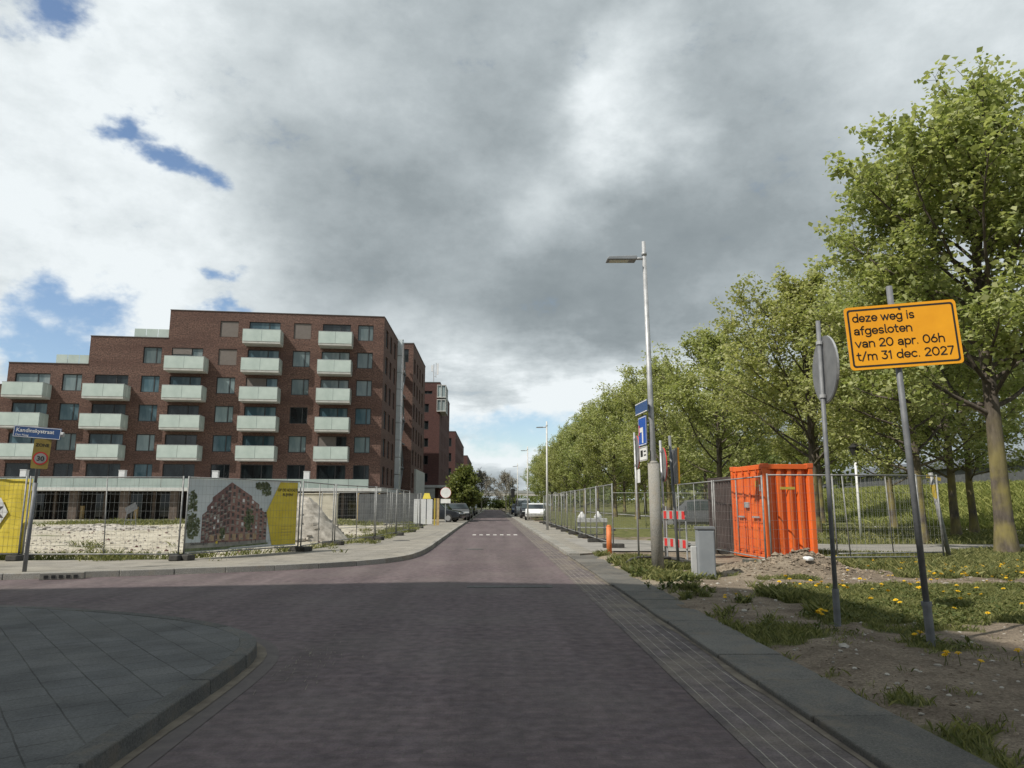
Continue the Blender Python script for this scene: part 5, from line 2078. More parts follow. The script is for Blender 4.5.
GLYPH = {
    'd': (.86, [arc(.42, .5, .32, .41, 0, 360, 24), [(.74, .05), (.74, 1.42)]]),
    'e': (.84, [arc(.43, .5, .33, .41, 0, 322, 22), [(.12, .49), (.76, .49)]]),
    'z': (.76, [[(.1, .91), (.64, .91), (.1, .09), (.68, .09)]]),
    'w': (1.10, [[(.06, .95), (.30, .09), (.54, .88), (.78, .09), (1.02, .95)]]),
    'g': (.86, [arc(.42, .5, .32, .41, 0, 360, 24), [(.74, .95), (.74, -.05)] + arc(.42, -.05, .32, .28, 0, -150)]),
    'i': (.36, [[(.18, .05), (.18, .95)], [(.18, 1.24), (.18, 1.30)]]),
    's': (.74, [arc(.37, .69, .25, .22, 25, 270) + arc(.37, .29, .27, .20, 90, -155)[1:]]),
    'a': (.82, [[(.68, .05), (.68, .60)] + arc(.40, .60, .28, .31, 0, 155), arc(.38, .30, .27, .21, 0, 360, 20), [(.40, .51), (.68, .51)], [(.40, .09), (.68, .13)]]),
    'f': (.56, [[(.24, .05), (.24, 1.08)] + arc(.46, 1.08, .22, .27, 180, 80), [(.04, .91), (.48, .91)]]),
    'l': (.38, [[(.17, 1.42), (.17, .28)] + arc(.33, .28, .16, .19, 180, 265)]),
    'o': (.86, [arc(.43, .5, .34, .41, 0, 360, 24)]),
    't': (.58, [[(.24, 1.25), (.24, .32)] + arc(.42, .32, .18, .23, 180, 285), [(.04, .91), (.50, .91)]]),
    'n': (.84, [[(.12, .05), (.12, .95)], arc(.42, .56, .30, .35, 180, 0) + [(.72, .05)]]),
    'm': (1.24, [[(.12, .05), (.12, .95)], arc(.37, .60, .25, .31, 180, 0) + [(.62, .05)], arc(.87, .60, .25, .31, 180, 0) + [(1.12, .05)]]),
    'h': (.84, [[(.12, .05), (.12, 1.42)], arc(.42, .56, .30, .35, 180, 0) + [(.72, .05)]]),
    'v': (.80, [[(.06, .95), (.40, .09), (.74, .95)]]),
    'p': (.86, [arc(.44, .5, .32, .41, 0, 360, 24), [(.12, .95), (.12, -.38)]]),
    'r': (.56, [[(.12, .05), (.12, .95)], arc(.42, .58, .30, .33, 180, 75)]),
    'c': (.78, [arc(.43, .5, .33, .41, 45, 315, 20)]),
    '2': (.86, [arc(.42, .98, .30, .33, 165, -40) + [(.10, .09), (.76, .09)]]),
    '0': (.96, [arc(.47, .70, .37, .62, 0, 360, 28)]),
    '6': (.88, [arc(.43, .46, .33, .37, 0, 360, 22), [(.12, .58), (.50, 1.30)]]),
    '3': (.84, [[(.12, 1.31), (.68, 1.31), (.38, .82)] + arc(.38, .45, .32, .37, 85, -150)]),
    '1': (.52, [[(.08, 1.08), (.30, 1.31), (.30, .05)]]),
    '7': (.80, [[(.08, 1.31), (.70, 1.31), (.28, .05)]]),
    '.': (.36, [[(.16, .09), (.16, .11)]]),
    '/': (.66, [[(.06, -.05), (.58, 1.42)]]),
    ' ': (.42, []),
}


def stroke_text(txt, h, width, parent, loc, m, w=.19):
    """rounded line lettering; h is the x-height, width the length the line is set to"""
    tot = sum(GLYPH[c][0] for c in txt)
    k = width / tot
    q = MB()
    x0 = 0
    for ch in txt:
        adv, lines = GLYPH[ch]
        for ln in lines:
            P = [Vector(((x0 + x) * k, 0, y * h)) for x, y in ln]
            r = w * h / 2
            for a, b in zip(P[:-1], P[1:]):
                d = (b - a).normalized()
                n_ = Vector((-d.z, 0, d.x)) * r
                q.add([a - n_, b - n_, b + n_, a + n_], [(0, 1, 2, 3)])
            for p in P:
                q.add([p + Vector((r * math.cos(R(40 * i)), 0, r * math.sin(R(40 * i)))) for i in range(9)], [tuple(range(9))])
        x0 += adv
    o = q.build('lettering', m, parent)
    o.location = loc
    return o


# road closed sign
rs_ = empty('road_closed_sign', (4.2, 7.1, 0.06), 0, 'yellow road closure text sign on a leaning grey pole in the verge', 'sign')
rs_.rotation_euler = (0, R(-1.6), 0)
q = MB(); q.tube((0, 0, .4), (0, 0, 3.60), .030, n=14); q.build('pole', M['galv_dark'], rs_, True)
q = MB(); q.tube((0, 0, -.15), (0, 0, .42), .040, n=14); q.tube((0, 0, .40), (0, 0, .44), .048, n=14); q.build('sleeve', M['galv_dark'], rs_)
bd = board(rs_, 'sign_board', 1.07, .66, M['sign_yellow'], M['sign_back'], (.026, .018), M['sign_black'], r=.038)
bd.location = (.045, -.062, 3.065)
bd.rotation_euler = (0, R(-1.0), R(-11))
for i, (t, wd) in enumerate((('deze weg is', .60), ('afgesloten', .565), ('van 20 apr. 06h', .855), ('t/m 31 dec. 2027', .925))):
    stroke_text(t, .064, wd, bd, (-.465, -.0068, .168 - i * .134), M['sign_black'])
q = MB(); q.disc((-.0, -.006, .278), (0, 1, 0), .012, .006, 10); q.build('bolt', M['sign_black'], bd)
q = MB(); q.box(-.05, .05, -.045, .034, 2.9, 2.94).box(-.05, .05, -.045, .034, 3.2, 3.24); q.build('clamps', M['galv'], rs_)


def round_sign(loc, h, zc, r, ang, label, lean=(0, 0), pole_m='galv_dark', face='sign_white', rim='sign_red', plate=None, sleeve=True, cat='sign', pr=.026, off=.05):
    """ang: heading of the face (deg, 0 = +x, 90 = +y)"""
    t = empty('round_traffic_sign', loc, 0, label, cat)
    t.rotation_euler = (lean[0], lean[1], 0)
    q = MB(); q.tube((0, 0, -.1), (0, 0, h), pr, n=12); q.build('pole', M[pole_m], t, True)
    if sleeve:
        q = MB(); q.tube((0, 0, -.1), (0, 0, .42), pr * 1.45, n=12); q.build('sleeve', M[pole_m], t)
    d = Vector((math.cos(R(ang)), math.sin(R(ang)), 0))
    c = d * off
    q = MB()
    q.disc(c + Vector((0, 0, zc)), d, r, .022, 40, 0, 1)
    q.disc(c - d * .004 + Vector((0, 0, zc)), d, r - .012, .022, 40, 0)
    b = q.build('sign_disc', [M['sign_back'], M[rim]], t)
    q = MB()
    n = 40
    a_, b_ = d.orthogonal().normalized(), d.cross(d.orthogonal().normalized())
    cc = c + d * .0125 + Vector((0, 0, zc))
    vs = [cc + (a_ * math.cos(2 * math.pi * k / n) + b_ * math.sin(2 * math.pi * k / n)) * rr for rr in (r, r * .78) for k in range(n)]
    q.add(vs, [(k, (k + 1) % n, n + (k + 1) % n, n + k) for k in range(n)])
    q.build('rim', M[rim], b)
    q = MB(); q.disc(cc, d, r * .78, .001, 40); q.build('face', M[face], b)
    q = MB()
    for zz in (zc - r * .8, zc + r * .8):
        q.tube((0, 0, zz - .02), (0, 0, zz + .02), pr + .012, n=10)
        q.tube((0, 0, zz), d * (off - .012) + Vector((0, 0, zz)), .012, n=6)
    q.build('clamps', M['galv'], t)
    if plate:
        w, h_, zp = plate
        s = Vector((-d.y, d.x, 0))
        q = MB()
        T = Matrix.Translation(c + Vector((0, 0, zp))) @ Matrix.Rotation(math.atan2(d.y, d.x) + math.pi / 2, 4, 'Z')
        q.box(-w / 2, w / 2, -.010, .008, -h_ / 2, h_ / 2, 0, T)
        p = q.build('sub_plate', M['sign_white'], t)
        q = MB(); q.box(-w / 2 + .03, w / 2 - .03, -.012, -.0105, -h_ / 2 + .03, h_ / 2 - .03, 0, T)
        q.build('plate_back', M['sign_back'], p)
    return t


ds = round_sign((3.85, 8.27, 0.07), 3.52, 2.93, .40, -5, 'grey back of a round sign on a slim pole beside the yellow sign', (0, R(.4)), rim='galv')
q = MB(); q.box(.044, .0455, -.18, -.10, 2.92, 3.02); q.box(.030, .0315, -.30, -.23, 2.86, 2.98)
q.build('sticker', M['dull_yellow'], ds)
round_sign((3.50, 17.6, 0.08), 3.1, 2.62, .40, -2, 'thin red rimmed round sign with a small plate left of the street lamp', (0, R(-.6)), 'galv', plate=(.55, .32, 2.03), sleeve=False, pr=.024)
round_sign((4.22, 17.9, 0.09), 2.92, 2.32, .42, -2, 'red edged round sign seen edge on just right of the street lamp', (0, R(-.9)), 'galv', sleeve=False, pr=.03)
ys = empty('yellow_edged_sign', (4.02, 15.9, 0.08), 0, 'narrow yellow edged sign on a grey pole between lamp post and cabinet', 'sign')
q = MB(); q.tube((0, 0, -.1), (-.1, 0, 2.86), .033, n=12); q.build('pole', M['galv_dark'], ys, True)
bd2 = board(ys, 'sign_board', .82, .78, M['sign_yellow'], M['sign_back'], (.03, .02), M['sign_black'], th=.035)
bd2.location = (.0, 0, 2.18)
bd2.rotation_euler = (0, 0, R(84))

# street lamp
def lamp(loc, h, label, head=True, sleeve=True, tilt=0, big=1.0, group=None, pm='galv', hs=1.0):
    t = empty('street_lamp', loc, 0, label, 'street lamp', group)
    t.rotation_euler = (0, tilt, 0)
    q = MB()
    q.tube((0, 0, 0), (0, 0, h), .075 * big, .042 * big, n=18)
    q.tube((0, 0, h * .955), (0, 0, h * .965), .058 * big, n=18)
    q.build('pole', M[pm], t, True)
    if sleeve:
        q = MB(); q.tube((0, 0, -.2), (0, 0, 2.22), .128, .118, n=20); q.tube((0, 0, 2.22), (0, 0, 2.27), .118, .08, n=20)
        q.build('base_sleeve', M['kerb'], t, True)
    if head:
        q = MB(); q.tube((0, 0, h * .945), (-.22, 0, h * .945), .03, n=10); q.build('arm', M['galv'], t, True)
        q = MB()
        q.vprism([(-.20 - .64 * hs, h * .945 - .055 * hs), (-.20, h * .945 - .055 * hs), (-.17, h * .945 - .01), (-.20, h * .945 + .035 * hs), (-.20 - .60 * hs, h * .945 + .015 * hs), (-.20 - .64 * hs, h * .945 - .02 * hs)], -.14 * hs, .14 * hs)
        hd = q.build('lamp_head', M['cabinet'], t, bevel=.012)
        q = MB(); q.box(-.20 - .58 * hs, -.20 - .16 * hs, -.10 * hs, .10 * hs, h * .945 - .055 * hs - .007, h * .945 - .055 * hs - .0005); q.build('lens', M['lamp_clear'], hd)
    return t


sl = lamp((3.4, 15.15, 0.06), 7.12, 'tall galvanised street lamp carrying blue signs, nearest one on the right', tilt=R(-.7))
# street plate and dead end sign fixed on the lamp, facing the side road on the left
ns = empty('street_name_plate', (3.21, 15.42, 3.5), R(-86), 'blue street name plate fixed high on the nearest street lamp', 'sign')
q = MB(); q.box(-.46, .46, -.012, .008, -.13, .13); q.build('plate', M['plate_blue'], ns, bevel=.006)
q = MB(); q.box(-.45, .45, -.0135, -.0125, .105, .122); q.box(-.45, .45, -.0135, -.0125, -.122, -.105); q.build('border', M['sign_white'], ns)
q = MB(); q.tube((-.2, .0, .03), (-.2, .16, .03), .015, n=6); q.tube((.2, 0, .03), (.2, .16, .03), .015, n=6); q.build('brackets', M['galv'], ns)
dead = empty('dead_end_sign', (3.21, 15.38, 2.99), R(-86), 'square blue dead end sign below the name plate on the street lamp', 'sign')
board(dead, 'sign_board', .62, .62, M['sign_blue'], M['sign_back'], (.012, .014), M['sign_white'], r=.03)
q = MB(); q.box(-.03, .06, -.0065, -.0045, -.26, .05); q.build('white_bar', M['sign_white'], dead)
q = MB(); q.box(-.20, .06, -.0085, -.0068, -.02, .08); q.build('white_branch', M['sign_white'], dead)
q = MB(); q.box(-.26, -.20, -.0088, -.0070, -.08, .14); q.build('red_bar', M['sign_red'], dead)
q = MB(); q.tube((.1, 0, .2), (.1, .16, .2), .015, n=6); q.tube((.1, 0, -.2), (.1, .16, -.2), .015, n=6); q.build('brackets', M['galv'], dead)
wp = empty('white_plate', (3.21, 15.36, 2.50), R(-86), 'small white information plate below the blue square sign on the lamp', 'sign')
board(wp, 'sign_board', .60, .30, M['sign_white'], M['sign_back'], (.012, .010), M['sign_black'], r=.02)
q = MB(); q.box(-.2, -.02, -.0055, -.0045, -.06, .08); q.box(.05, .22, -.0055, -.0045, -.05, -.02); q.box(.05, .22, -.0055, -.0045, .03, .06); q.build('symbol', M['sign_black'], wp)

for i, (x, y, h, lab) in enumerate(((2.95, 39.6, 5.9, 'street lamp standing by the right fence, second from the camera'), (2.95, 62, 6.3, 'street lamp past the end of the right fence, third from the camera'),
                                    (2.9, 86, 6.2, 'street lamp beyond the white car, fourth from the camera'), (2.6, 112, 6.6, 'street lamp far down the street, fifth from the camera'))):
    lamp((x, y, 0.09), h, lab, True, False, 0, .95, 'street lamps on the right', 'lamp_pale' if i != 3 else 'galv_dark', .6)
tl = empty('traffic_light', (3.2, 118, 0.05), 0, 'dark traffic light far down the street on the right', 'traffic light')
q = MB(); q.tube((0, 0, 0), (0, 0, 5.0), .07, n=8); q.build('pole', M['black_metal'], tl)
q = MB(); q.box(-.3, .3, -.2, .15, 2.6, 4.0); q.build('signal_head', M['black_metal'], tl, bevel=.05)

# white park lantern behind the container
wl = empty('park_lantern', (14.2, 28.0, 0.1), 0, 'slim white lantern post with dark cap among the trees behind the container', 'lamp')
q = MB(); q.tube((0, 0, 0), (0, 0, 3.2), .055, .045, n=12); q.build('post', M['plastic_white'], wl, True)
q = MB(); q.tube((0, 0, 3.2), (0, 0, 3.55), .09, .2, n=12); q.tube((0, 0, 3.55), (0, 0, 3.72), .24, .05, n=12); q.build('lantern', M['black_metal'], wl)

# street name sign on the left
kn = empty('street_name_sign', (-9.29, 14.95, 0.115), 0, 'blue street name sign over a yellow speed sign on a leaning pole', 'sign')
kn.rotation_euler = (R(0), R(1.0), 0)
q = MB(); q.tube((0, 0, -.1), (0, 0, 1.75), .040, n=12).tube((0, 0, 1.72), (0, 0, 2.86), .028, n=12); q.build('pole', M['galv_dark'], kn, True)
pl_ = MB(); pl_.box(-.45, .45, -.012, .012, -.115, .115)
po = pl_.build('name_plate', M['plate_blue'], kn, bevel=.006)
po.location = (-.06, -.045, 2.76)
po.rotation_euler = (0, R(3.0), R(8))
q = MB()
for z in (-.107, .099):
    q.box(-.44, .44, -.0145, -.0125, z, z + .008)
for x in (-.44, .432):
    q.box(x, x + .008, -.0143, -.0125, -.098, .098)
q.build('border', M['sign_white'], po)
add_text('Kandinskystraat', .112, po, (-.40, -.0150, -.005), M['sign_white'], offset=.0008, extrude=.0004)
add_text('Den Haag', .062, po, (-.40, -.0150, -.085), M['sign_white'], extrude=.0004)
q = MB(); q.tube((.45, .0, 0), (.50, .0, 0), .05, n=10); q.build('end_cap', M['galv'], po)
sp = board(kn, 'speed_plate', .30, .60, M['aged_yellow'], M['sign_back'], None, None, r=.03)
sp.location = (.07, -.05, 2.33)
sp.rotation_euler = (0, R(1.5), R(24))
q = MB()
n = 32
for k in range(n):
    a, b = 2 * math.pi * k / n, 2 * math.pi * (k + 1) / n
    q.add([(rr * math.cos(t), -.0065, -.09 + rr * math.sin(t)) for rr, t in ((.132, a), (.132, b), (.104, b), (.104, a))], [(0, 1, 2, 3)])
q.build('red_ring', M['sign_red'], sp)
q = MB(); q.disc((0, -.006, -.09), (0, 1, 0), .104, .003, 32); q.build('white_disc', M['aged_white'], sp)
add_text('30', .135, sp, (0, -.0085, -.138), M['sign_black'], align='CENTER', offset=.003, extrude=.0005)
add_text('ZONE', .085, sp, (0, -.0055, .15), M['sign_black'], align='CENTER', offset=.002, extrude=.0005)

# closed road sign far left
ne_ = empty('closed_road_sign', (-3.5, 54, 0.1), 0, 'white round sign with plate on a thin pole before the parked cars', 'sign')
q = MB(); q.tube((0, 0, 0), (0, 0, 2.7), .03, n=8); q.build('pole', M['galv'], ne_)
q = MB(); q.disc((0, -.05, 2.22), (0, 1, 0), .40, .02, 32); q.build('rim', M['sign_red'], ne_)
q = MB(); q.disc((0, -.0615, 2.22), (0, 1, 0), .38, .002, 32); q.build('face', M['sign_white'], ne_)
q = MB(); q.box(-.36, .36, -.07, -.04, 1.45, 1.76); q.build('sub_plate', M['sign_white'], ne_)
# ------------------------------------------------------------------ containers, cabinet, barrier
def corrugated(q, p0, p1, z0, z1, n, depth, m=0, fill=.5):
    """a wall of trapezoid ribs from p0 to p1, ribs sinking inward (to the left of the direction)"""
    p0, p1 = Vector((*p0, 0)), Vector((*p1, 0))
    d = (p1 - p0); L = d.length; d.normalize()
    nn = Vector((-d.y, d.x, 0)) * depth
    prof = []
    w = L / n
    for i in range(n):
        a = i * w
        prof += [(a, 0), (a + w * .34, 0), (a + w * .46, 1), (a + w * .86, 1)]
    prof.append((L, 0))
    for (a, k), (b, j) in zip(prof[:-1], prof[1:]):
        A, B = p0 + d * a + nn * k, p0 + d * b + nn * j
        q.add([A + Vector((0, 0, z0)), B + Vector((0, 0, z0)), B + Vector((0, 0, z1)), A + Vector((0, 0, z1))], [(0, 1, 2, 3)], m)


oc = empty('storage_container', (6.48, 17.25, 0.13), R(5), 'bright orange steel storage container with double doors on its left face', 'container')
CW, CL, CH = 1.27, 1.90, 2.27                 # ribbed face (x), door face (y), height
q = MB()
t = .11
for x, y in ((0, 0), (CW - t, 0), (0, CL - t), (CW - t, CL - t)):
    q.box(x, x + t, y, y + t, 0, CH)
for z0, z1 in ((.0, .13), (CH - .13, CH - .003)):
    q.box(t, CW - t, .004, t * .7, z0 + .003, z1 - .003).box(t, CW - t, CL - t * .7, CL - .004, z0 + .003, z1 - .003)
    q.box(.004, t * .7, t, CL - t, z0 + .003, z1 - .003).box(CW - t * .7, CW - .004, t, CL - t, z0 + .003, z1 - .003)
q.build('frame', M['orange'], oc, bevel=.01)
q = MB()
for x in (-.012, CW - .15):
    for y in (-.012, CL - .15):
        for z in (-.004, CH - .10):
            q.box(x, x + .162, y, y + .162, z, z + .115)
q.build('corner_castings', M['orange_dirty'], oc, bevel=.012)
q = MB()
corrugated(q, (t, .03), (CW - t, .03), .13, CH - .13, 4, .095)
q.build('ribbed_wall', M['orange'], oc)
q = MB()
corrugated(q, (CW - .03, t), (CW - .03, CL - t), .13, CH - .13, 6, .055)
corrugated(q, (CW - t, CL - .03), (t, CL - .03), .13, CH - .13, 4, .055)
q.build('ribbed_wall', M['orange'], oc)
q = MB(); q.box(.02, CW - .02, .02, CL - .02, CH - .06, CH - .03); q.build('roof', M['orange_dirty'], oc)
q = MB(); q.box(.13, CW - .13, .13, CL - .13, .05, .12); q.build('floor', M['orange_dirty'], oc)
for k in range(2):
    y0, y1 = (t + .006, CL / 2 - .005) if k == 0 else (CL / 2 + .005, CL - t - .006)
    q = MB()
    q.box(.024, .05, y0, y1, .135, CH - .135)
    for z0, z1 in ((.20, .78), (.86, 1.42), (1.5, CH - .2)):
        q.box(.012, .0235, y0 + .07, y1 - .07, z0, z1)
    dr = q.build('door', M['orange'], oc, bevel=.006)
    for f in ((.30, .78) if k == 0 else (.22, .70)):
        yy = y0 + (y1 - y0) * f
        q = MB()
        q.tube((-.012, yy, .10), (-.012, yy, CH - .10), .014, n=8)
        for z in (.16, .75, 1.5, CH - .2):
            q.box(-.03, .012, yy - .035, yy + .035, z, z + .05)
        q.build('locking_bar', M['orange_dirty'], dr)
    q = MB(); q.box(-.05, -.025, y0 + .12, y0 + .5, .98, 1.02); q.build('handle', M['galv'], dr)
    q = MB()
    for z in (.3, .9, 1.5, 2.0):
        ye = (y1 - .02) if k else (y0 - .035)
        q.box(.0, .0235, ye - .02, ye + .05, z, z + .09)
    q.build('hinges', M['orange_dirty'], dr)
q = MB(); q.box(-.045, .01, CL / 2 - .12, CL / 2 + .12, 1.22, 1.36); q.build('lock_box', M['galv'], oc, bevel=.01)
q = MB(); q.box(.008, .0115, .32, .48, 1.72, 1.88); q.build('yellow_sticker', M['dull_yellow'], oc)
q = MB(); q.box(.008, .0113, .20, .28, 1.62, 1.78); q.build('white_sticker', M['sign_white'], oc)
q = MB(); q.box(.42, .80, .024, .028, 1.66, 1.72); q.build('yellow_sticker', M['dull_yellow'], oc)

dc = empty('storage_container', (6.55, 19.55, 0.1), R(5), 'dark brown ribbed container standing behind the orange one', 'container')
q = MB()
DW, DL, DH = 1.9, 1.95, 2.1
for x, y in ((0, 0), (DW - t, 0), (0, DL - t), (DW - t, DL - t)):
    q.box(x, x + t, y, y + t, 0, DH)
for z0, z1 in ((.0, .13), (DH - .13, DH - .003)):
    q.box(t, DW - t, .004, .07, z0 + .003, z1 - .003).box(t, DW - t, DL - .07, DL - .004, z0 + .003, z1 - .003)
    q.box(.004, .07, t, DL - t, z0 + .003, z1 - .003).box(DW - .07, DW - .004, t, DL - t, z0 + .003, z1 - .003)
q.build('frame', M['brown_steel'], dc, bevel=.01)
q = MB()
corrugated(q, (t, .03), (DW - t, .03), .13, DH - .13, 7, .05)
corrugated(q, (.03, DL - t), (.03, t), .13, DH - .13, 9, .05)
corrugated(q, (DW - .03, t), (DW - .03, DL - t), .13, DH - .13, 9, .05)
corrugated(q, (DW - t, DL - .03), (t, DL - .03), .13, DH - .13, 7, .05)
q.build('ribbed_wall', M['brown_steel'], dc)
q = MB(); q.box(.02, DW - .02, .02, DL - .02, DH - .06, DH - .03); q.build('roof', M['brown_steel'], dc)

cb = empty('utility_cabinet', (3.99, 13.75, 0.03), R(-4), 'slim grey utility cabinet with open pale side flap on the bare soil', 'cabinet')
q = MB(); q.box(-.155, .155, -.13, .13, -.05, .93); q.build('body', M['cabinet'], cb, bevel=.012)
q = MB(); q.box(-.17, .17, -.145, .145, .933, .99); q.build('lid', M['galv_dark'], cb, bevel=.012)
q = MB(); q.box(-.135, .135, -.138, -.131, .05, .90); q.build('door', M['cabinet'], cb, bevel=.004)
q = MB(); q.box(-.26, -.158, .02, .10, -.02, .62); q.build('side_flap', M['cabinet_pale'], cb, bevel=.008)

bo = empty('orange_post', (3.24, 20.45, 0.09), 0, 'orange plastic marker post beside the end of the right fence', 'post')
q = MB(); q.tube((0, 0, -.1), (0, 0, .74), .075, .07, n=16); q.tube((0, 0, .74), (0, 0, .78), .07, .045, n=16); q.build('post', M['bollard'], bo, True)

ba = empty('road_barrier', (4.12, 17.6, 0.09), math.atan2(-1.27, .22), 'red and white two tier road barrier behind the street lamp', 'barrier')
for zz in (.36, 1.0):
    bp_ = MB(); bp_.box(.0, 1.3, -.012, .012, zz, zz + .20); b = bp_.build('board', M['aged_white'], ba, bevel=.004)
    q = MB()
    for k in range(4):
        x = .05 + k * .34
        for s in (-1, 1):
            q.box(x, x + .16, s * .0145 - .001, s * .0145 + .001, zz + .012, zz + .188)
    q.build('red_stripes', M['sign_red'], b)
q = MB()
for x in (.1, 1.2):
    q.tube((x, .03, 0), (x, .03, 1.3), .02, n=8)
q.build('uprights', M['galv'], ba)
q = MB(); q.tube((-.5, .03, .10), (1.6, .03, .10), .03, n=8)
for x in (.1, 1.2):
    q.box(x - .12, x + .12, -.38, .42, 0, .09)
q.build('feet', M['rubber'], ba)
hp = MB()
pp = [(3.0, 16.7, .1), (3.1, 16.5, .22), (3.3, 16.4, .28), (3.6, 16.45, .27), (4.0, 16.5, .24), (4.4, 16.6, .13)]
for a, b in zip(pp[:-1], pp[1:]):
    hp.tube(a, b, .028, n=8)
tag(hp.build('black_hose', M['rubber'], None, True), 'black hose lying in an arch behind the foot of the street lamp', 'hose')

# bits on the soil
q = MB(); q.box(-.09, .09, -.07, .07, 0, .07, 0, Matrix.Translation((6.12, 14.2, .36)) @ Matrix.Rotation(.5, 4, 'Z') @ Matrix.Rotation(.25, 4, 'X'))
tag(q.build('broken_tile', M['plastic_white'], None, bevel=.03), 'white lump of rubble lying on the dug soil before the container', 'rubble')
q = MB(); q.box(5.8, 7.9, 16.85, 17.05, .10, .19)
tag(q.build('timber_beam', M['conc_beige'], None, bevel=.01), 'pale beam lying on the ground along the orange container', 'beam')


def heap(name, x, y, z, rx, ry, h, seed, m, label, cat):
    rs = np.random.RandomState(seed)
    q = MB()
    n, k = 40, 14
    vs = []
    for j in range(k + 1):
        for i in range(n):
            a = 2 * math.pi * i / n
            r = j / k
            zz = h * (1 - r ** 1.3) * (0.75 + .5 * float(fbm(4 + math.cos(a) * r * 3 + seed, 4 + math.sin(a) * r * 3, 4)))
            vs.append((rx * r * math.cos(a) * (1 + .15 * math.sin(3 * a + seed)), ry * r * math.sin(a), zz + rs.normal(0, .035) * (1 - r) - .05 * r))
    fs = [(j * n + i, j * n + (i + 1) % n, (j + 1) * n + (i + 1) % n, (j + 1) * n + i) for j in range(k) for i in range(n)]
    q.add(vs, fs)
    for _ in range(260):
        a, r = rs.uniform(0, 6.28), rs.rand() ** .6
        s = rs.uniform(.02, .10)
        c = Vector((rx * r * math.cos(a), ry * r * math.sin(a), h * (1 - r ** 1.3) * .9))
        q.box(-s, s, -s * .7, s * .7, -s * .5, s * .5, 0, Matrix.Translation(c) @ Matrix.Rotation(rs.uniform(0, 6), 4, 'Z') @ Matrix.Rotation(rs.uniform(-.6, .6), 4, 'X'))
    o = q.build(name, m)
    o.location = (x, y, z)
    return tag(o, label, cat, kind='stuff')


heap('rubble', -7.5, 28.2, .1, 2.0, 1.7, 1.75, 3, M['rubble'], 'heap of grey rubble and sand behind the bend in the site fence', 'rubble')
heap('rubble', -21, 40, .1, 5.0, 2.5, .30, 5, M['rubble'], 'low spread of broken rubble on the sandy lot', 'rubble')

rp = random.Random(33)
q = MB()
for _ in range(2600):
    y = 20.5 + 32 * rp.random() ** 1.4
    x = rp.uniform(-.66 * y - 1, -5.2)
    if y < float(np.interp(x, [-30, -12.5, -7.6, -5.5], [18.6, 18.6, 18.9, 22.0])) + .8:
        continue
    s_ = abs(rp.gauss(0, .030)) + .012
    T = Matrix.Translation((x, y, float(site_h(np.array(x), np.array(y))) + s_ * .1)) @ Matrix.Rotation(rp.uniform(0, 6), 4, 'Z') @ Matrix.Rotation(rp.uniform(-.5, .5), 4, 'X')
    jj = [rp.uniform(.6, 1.4) for _ in range(6)]
    q.add([T @ (Vector(v) * s_ * jj[k]) for k, v in enumerate(oct_)], octf, 0 if rp.random() < .8 else 1)
tag(q.build('rubble', [M['rubble'], M['brick_far']]), 'loose stones and brick bits scattered over the sandy lot', 'rubble', kind='stuff')

# site clutter on the left
q = MB(); q.box(-12.5, -9.3, 43.8, 44.1, 0, 2.05); q.box(-12.55, -9.25, 43.75, 44.15, 2.055, 2.12)
tag(q.build('concrete_wall', M['conc_beige'], None, bevel=.02), 'low pale concrete wall standing on the site behind the rubble heap', 'wall')
hd = empty('site_hoarding', (-9.1, 49.5, .1), 0, 'dark grey timber hoarding across the back of the site', 'hoarding')
q = MB()
for k in range(10):
    q.box(k * .42, k * .42 + .405, -.02, .02, 0, 2.05)
q.build('boards', M['hoarding'], hd)
q = MB()
for k in (0, 1.4, 2.8, 4.2):
    q.box(k - .05, k + .05, .025, .12, 0, 2.1)
q.build('posts', M['wood'], hd)
ws = empty('sheet_screen', (-5.15, 47.5, .1), R(10), 'pale translucent sheet screen with yellow end post by the pavement', 'screen')
for k in range(3):
    q = MB(); q.box(k * .42 + .02, k * .42 + .38, -.02, .02, .1, 1.7); q.build('sheet', M['plastic_white'], ws)
q = MB(); q.box(1.32, 1.42, -.05, .05, 0, 1.75); q.build('yellow_post', M['dull_yellow'], ws)
q = MB(); q.box(1.5, 1.66, -.05, .1, 0, 1.75); q.build('timber_post', M['wood'], ws)
ym = empty('yellow_hopper', (-4.7, 52, .1), 0, 'small bright yellow hopper showing above the pale sheet screen', 'hopper')
q = MB(); q.add([(-.3, -.2, 1.75), (.3, -.2, 1.75), (.3, .2, 1.75), (-.3, .2, 1.75), (-.17, -.1, 2.15), (.17, -.1, 2.15), (.17, .1, 2.15), (-.17, .1, 2.15)],
                [(3, 2, 1, 0), (4, 5, 6, 7), (0, 1, 5, 4), (1, 2, 6, 5), (2, 3, 7, 6), (3, 0, 4, 7)])
q.build('bin', M['banner_yellow'], ym)
q = MB()
for x in (-.25, .25):
    q.box(x - .03, x + .03, -.03, .03, 0, 1.75)
q.build('legs', M['galv_dark'], ym)
for i, x in enumerate((-44.5, -38.6, -33.6)):
    q = MB(); q.box(x - .14, x + .14, 69.6, 69.9, 0, 1.45 - .1 * i)
    tag(q.build('timber_post', M['wood'], None, bevel=.02), f'pale timber post before the terrace columns, {ORD[i]} from the left', 'post', 'timber posts before the terrace')
tr = empty('work_trestle', (-20.5, 42.0, .1), R(20), 'grey work trestle with a slanted board on the sandy lot', 'trestle')
q = MB(); q.tube((-.5, 0, 0), (-.3, 0, 1.2), .03).tube((.5, 0, 0), (.3, 0, 1.2), .03).tube((0, .6, 0), (0, 0, 1.2), .03).tube((-.4, 0, .6), (.4, 0, .6), .025); q.build('legs', M['galv_dark'], tr)
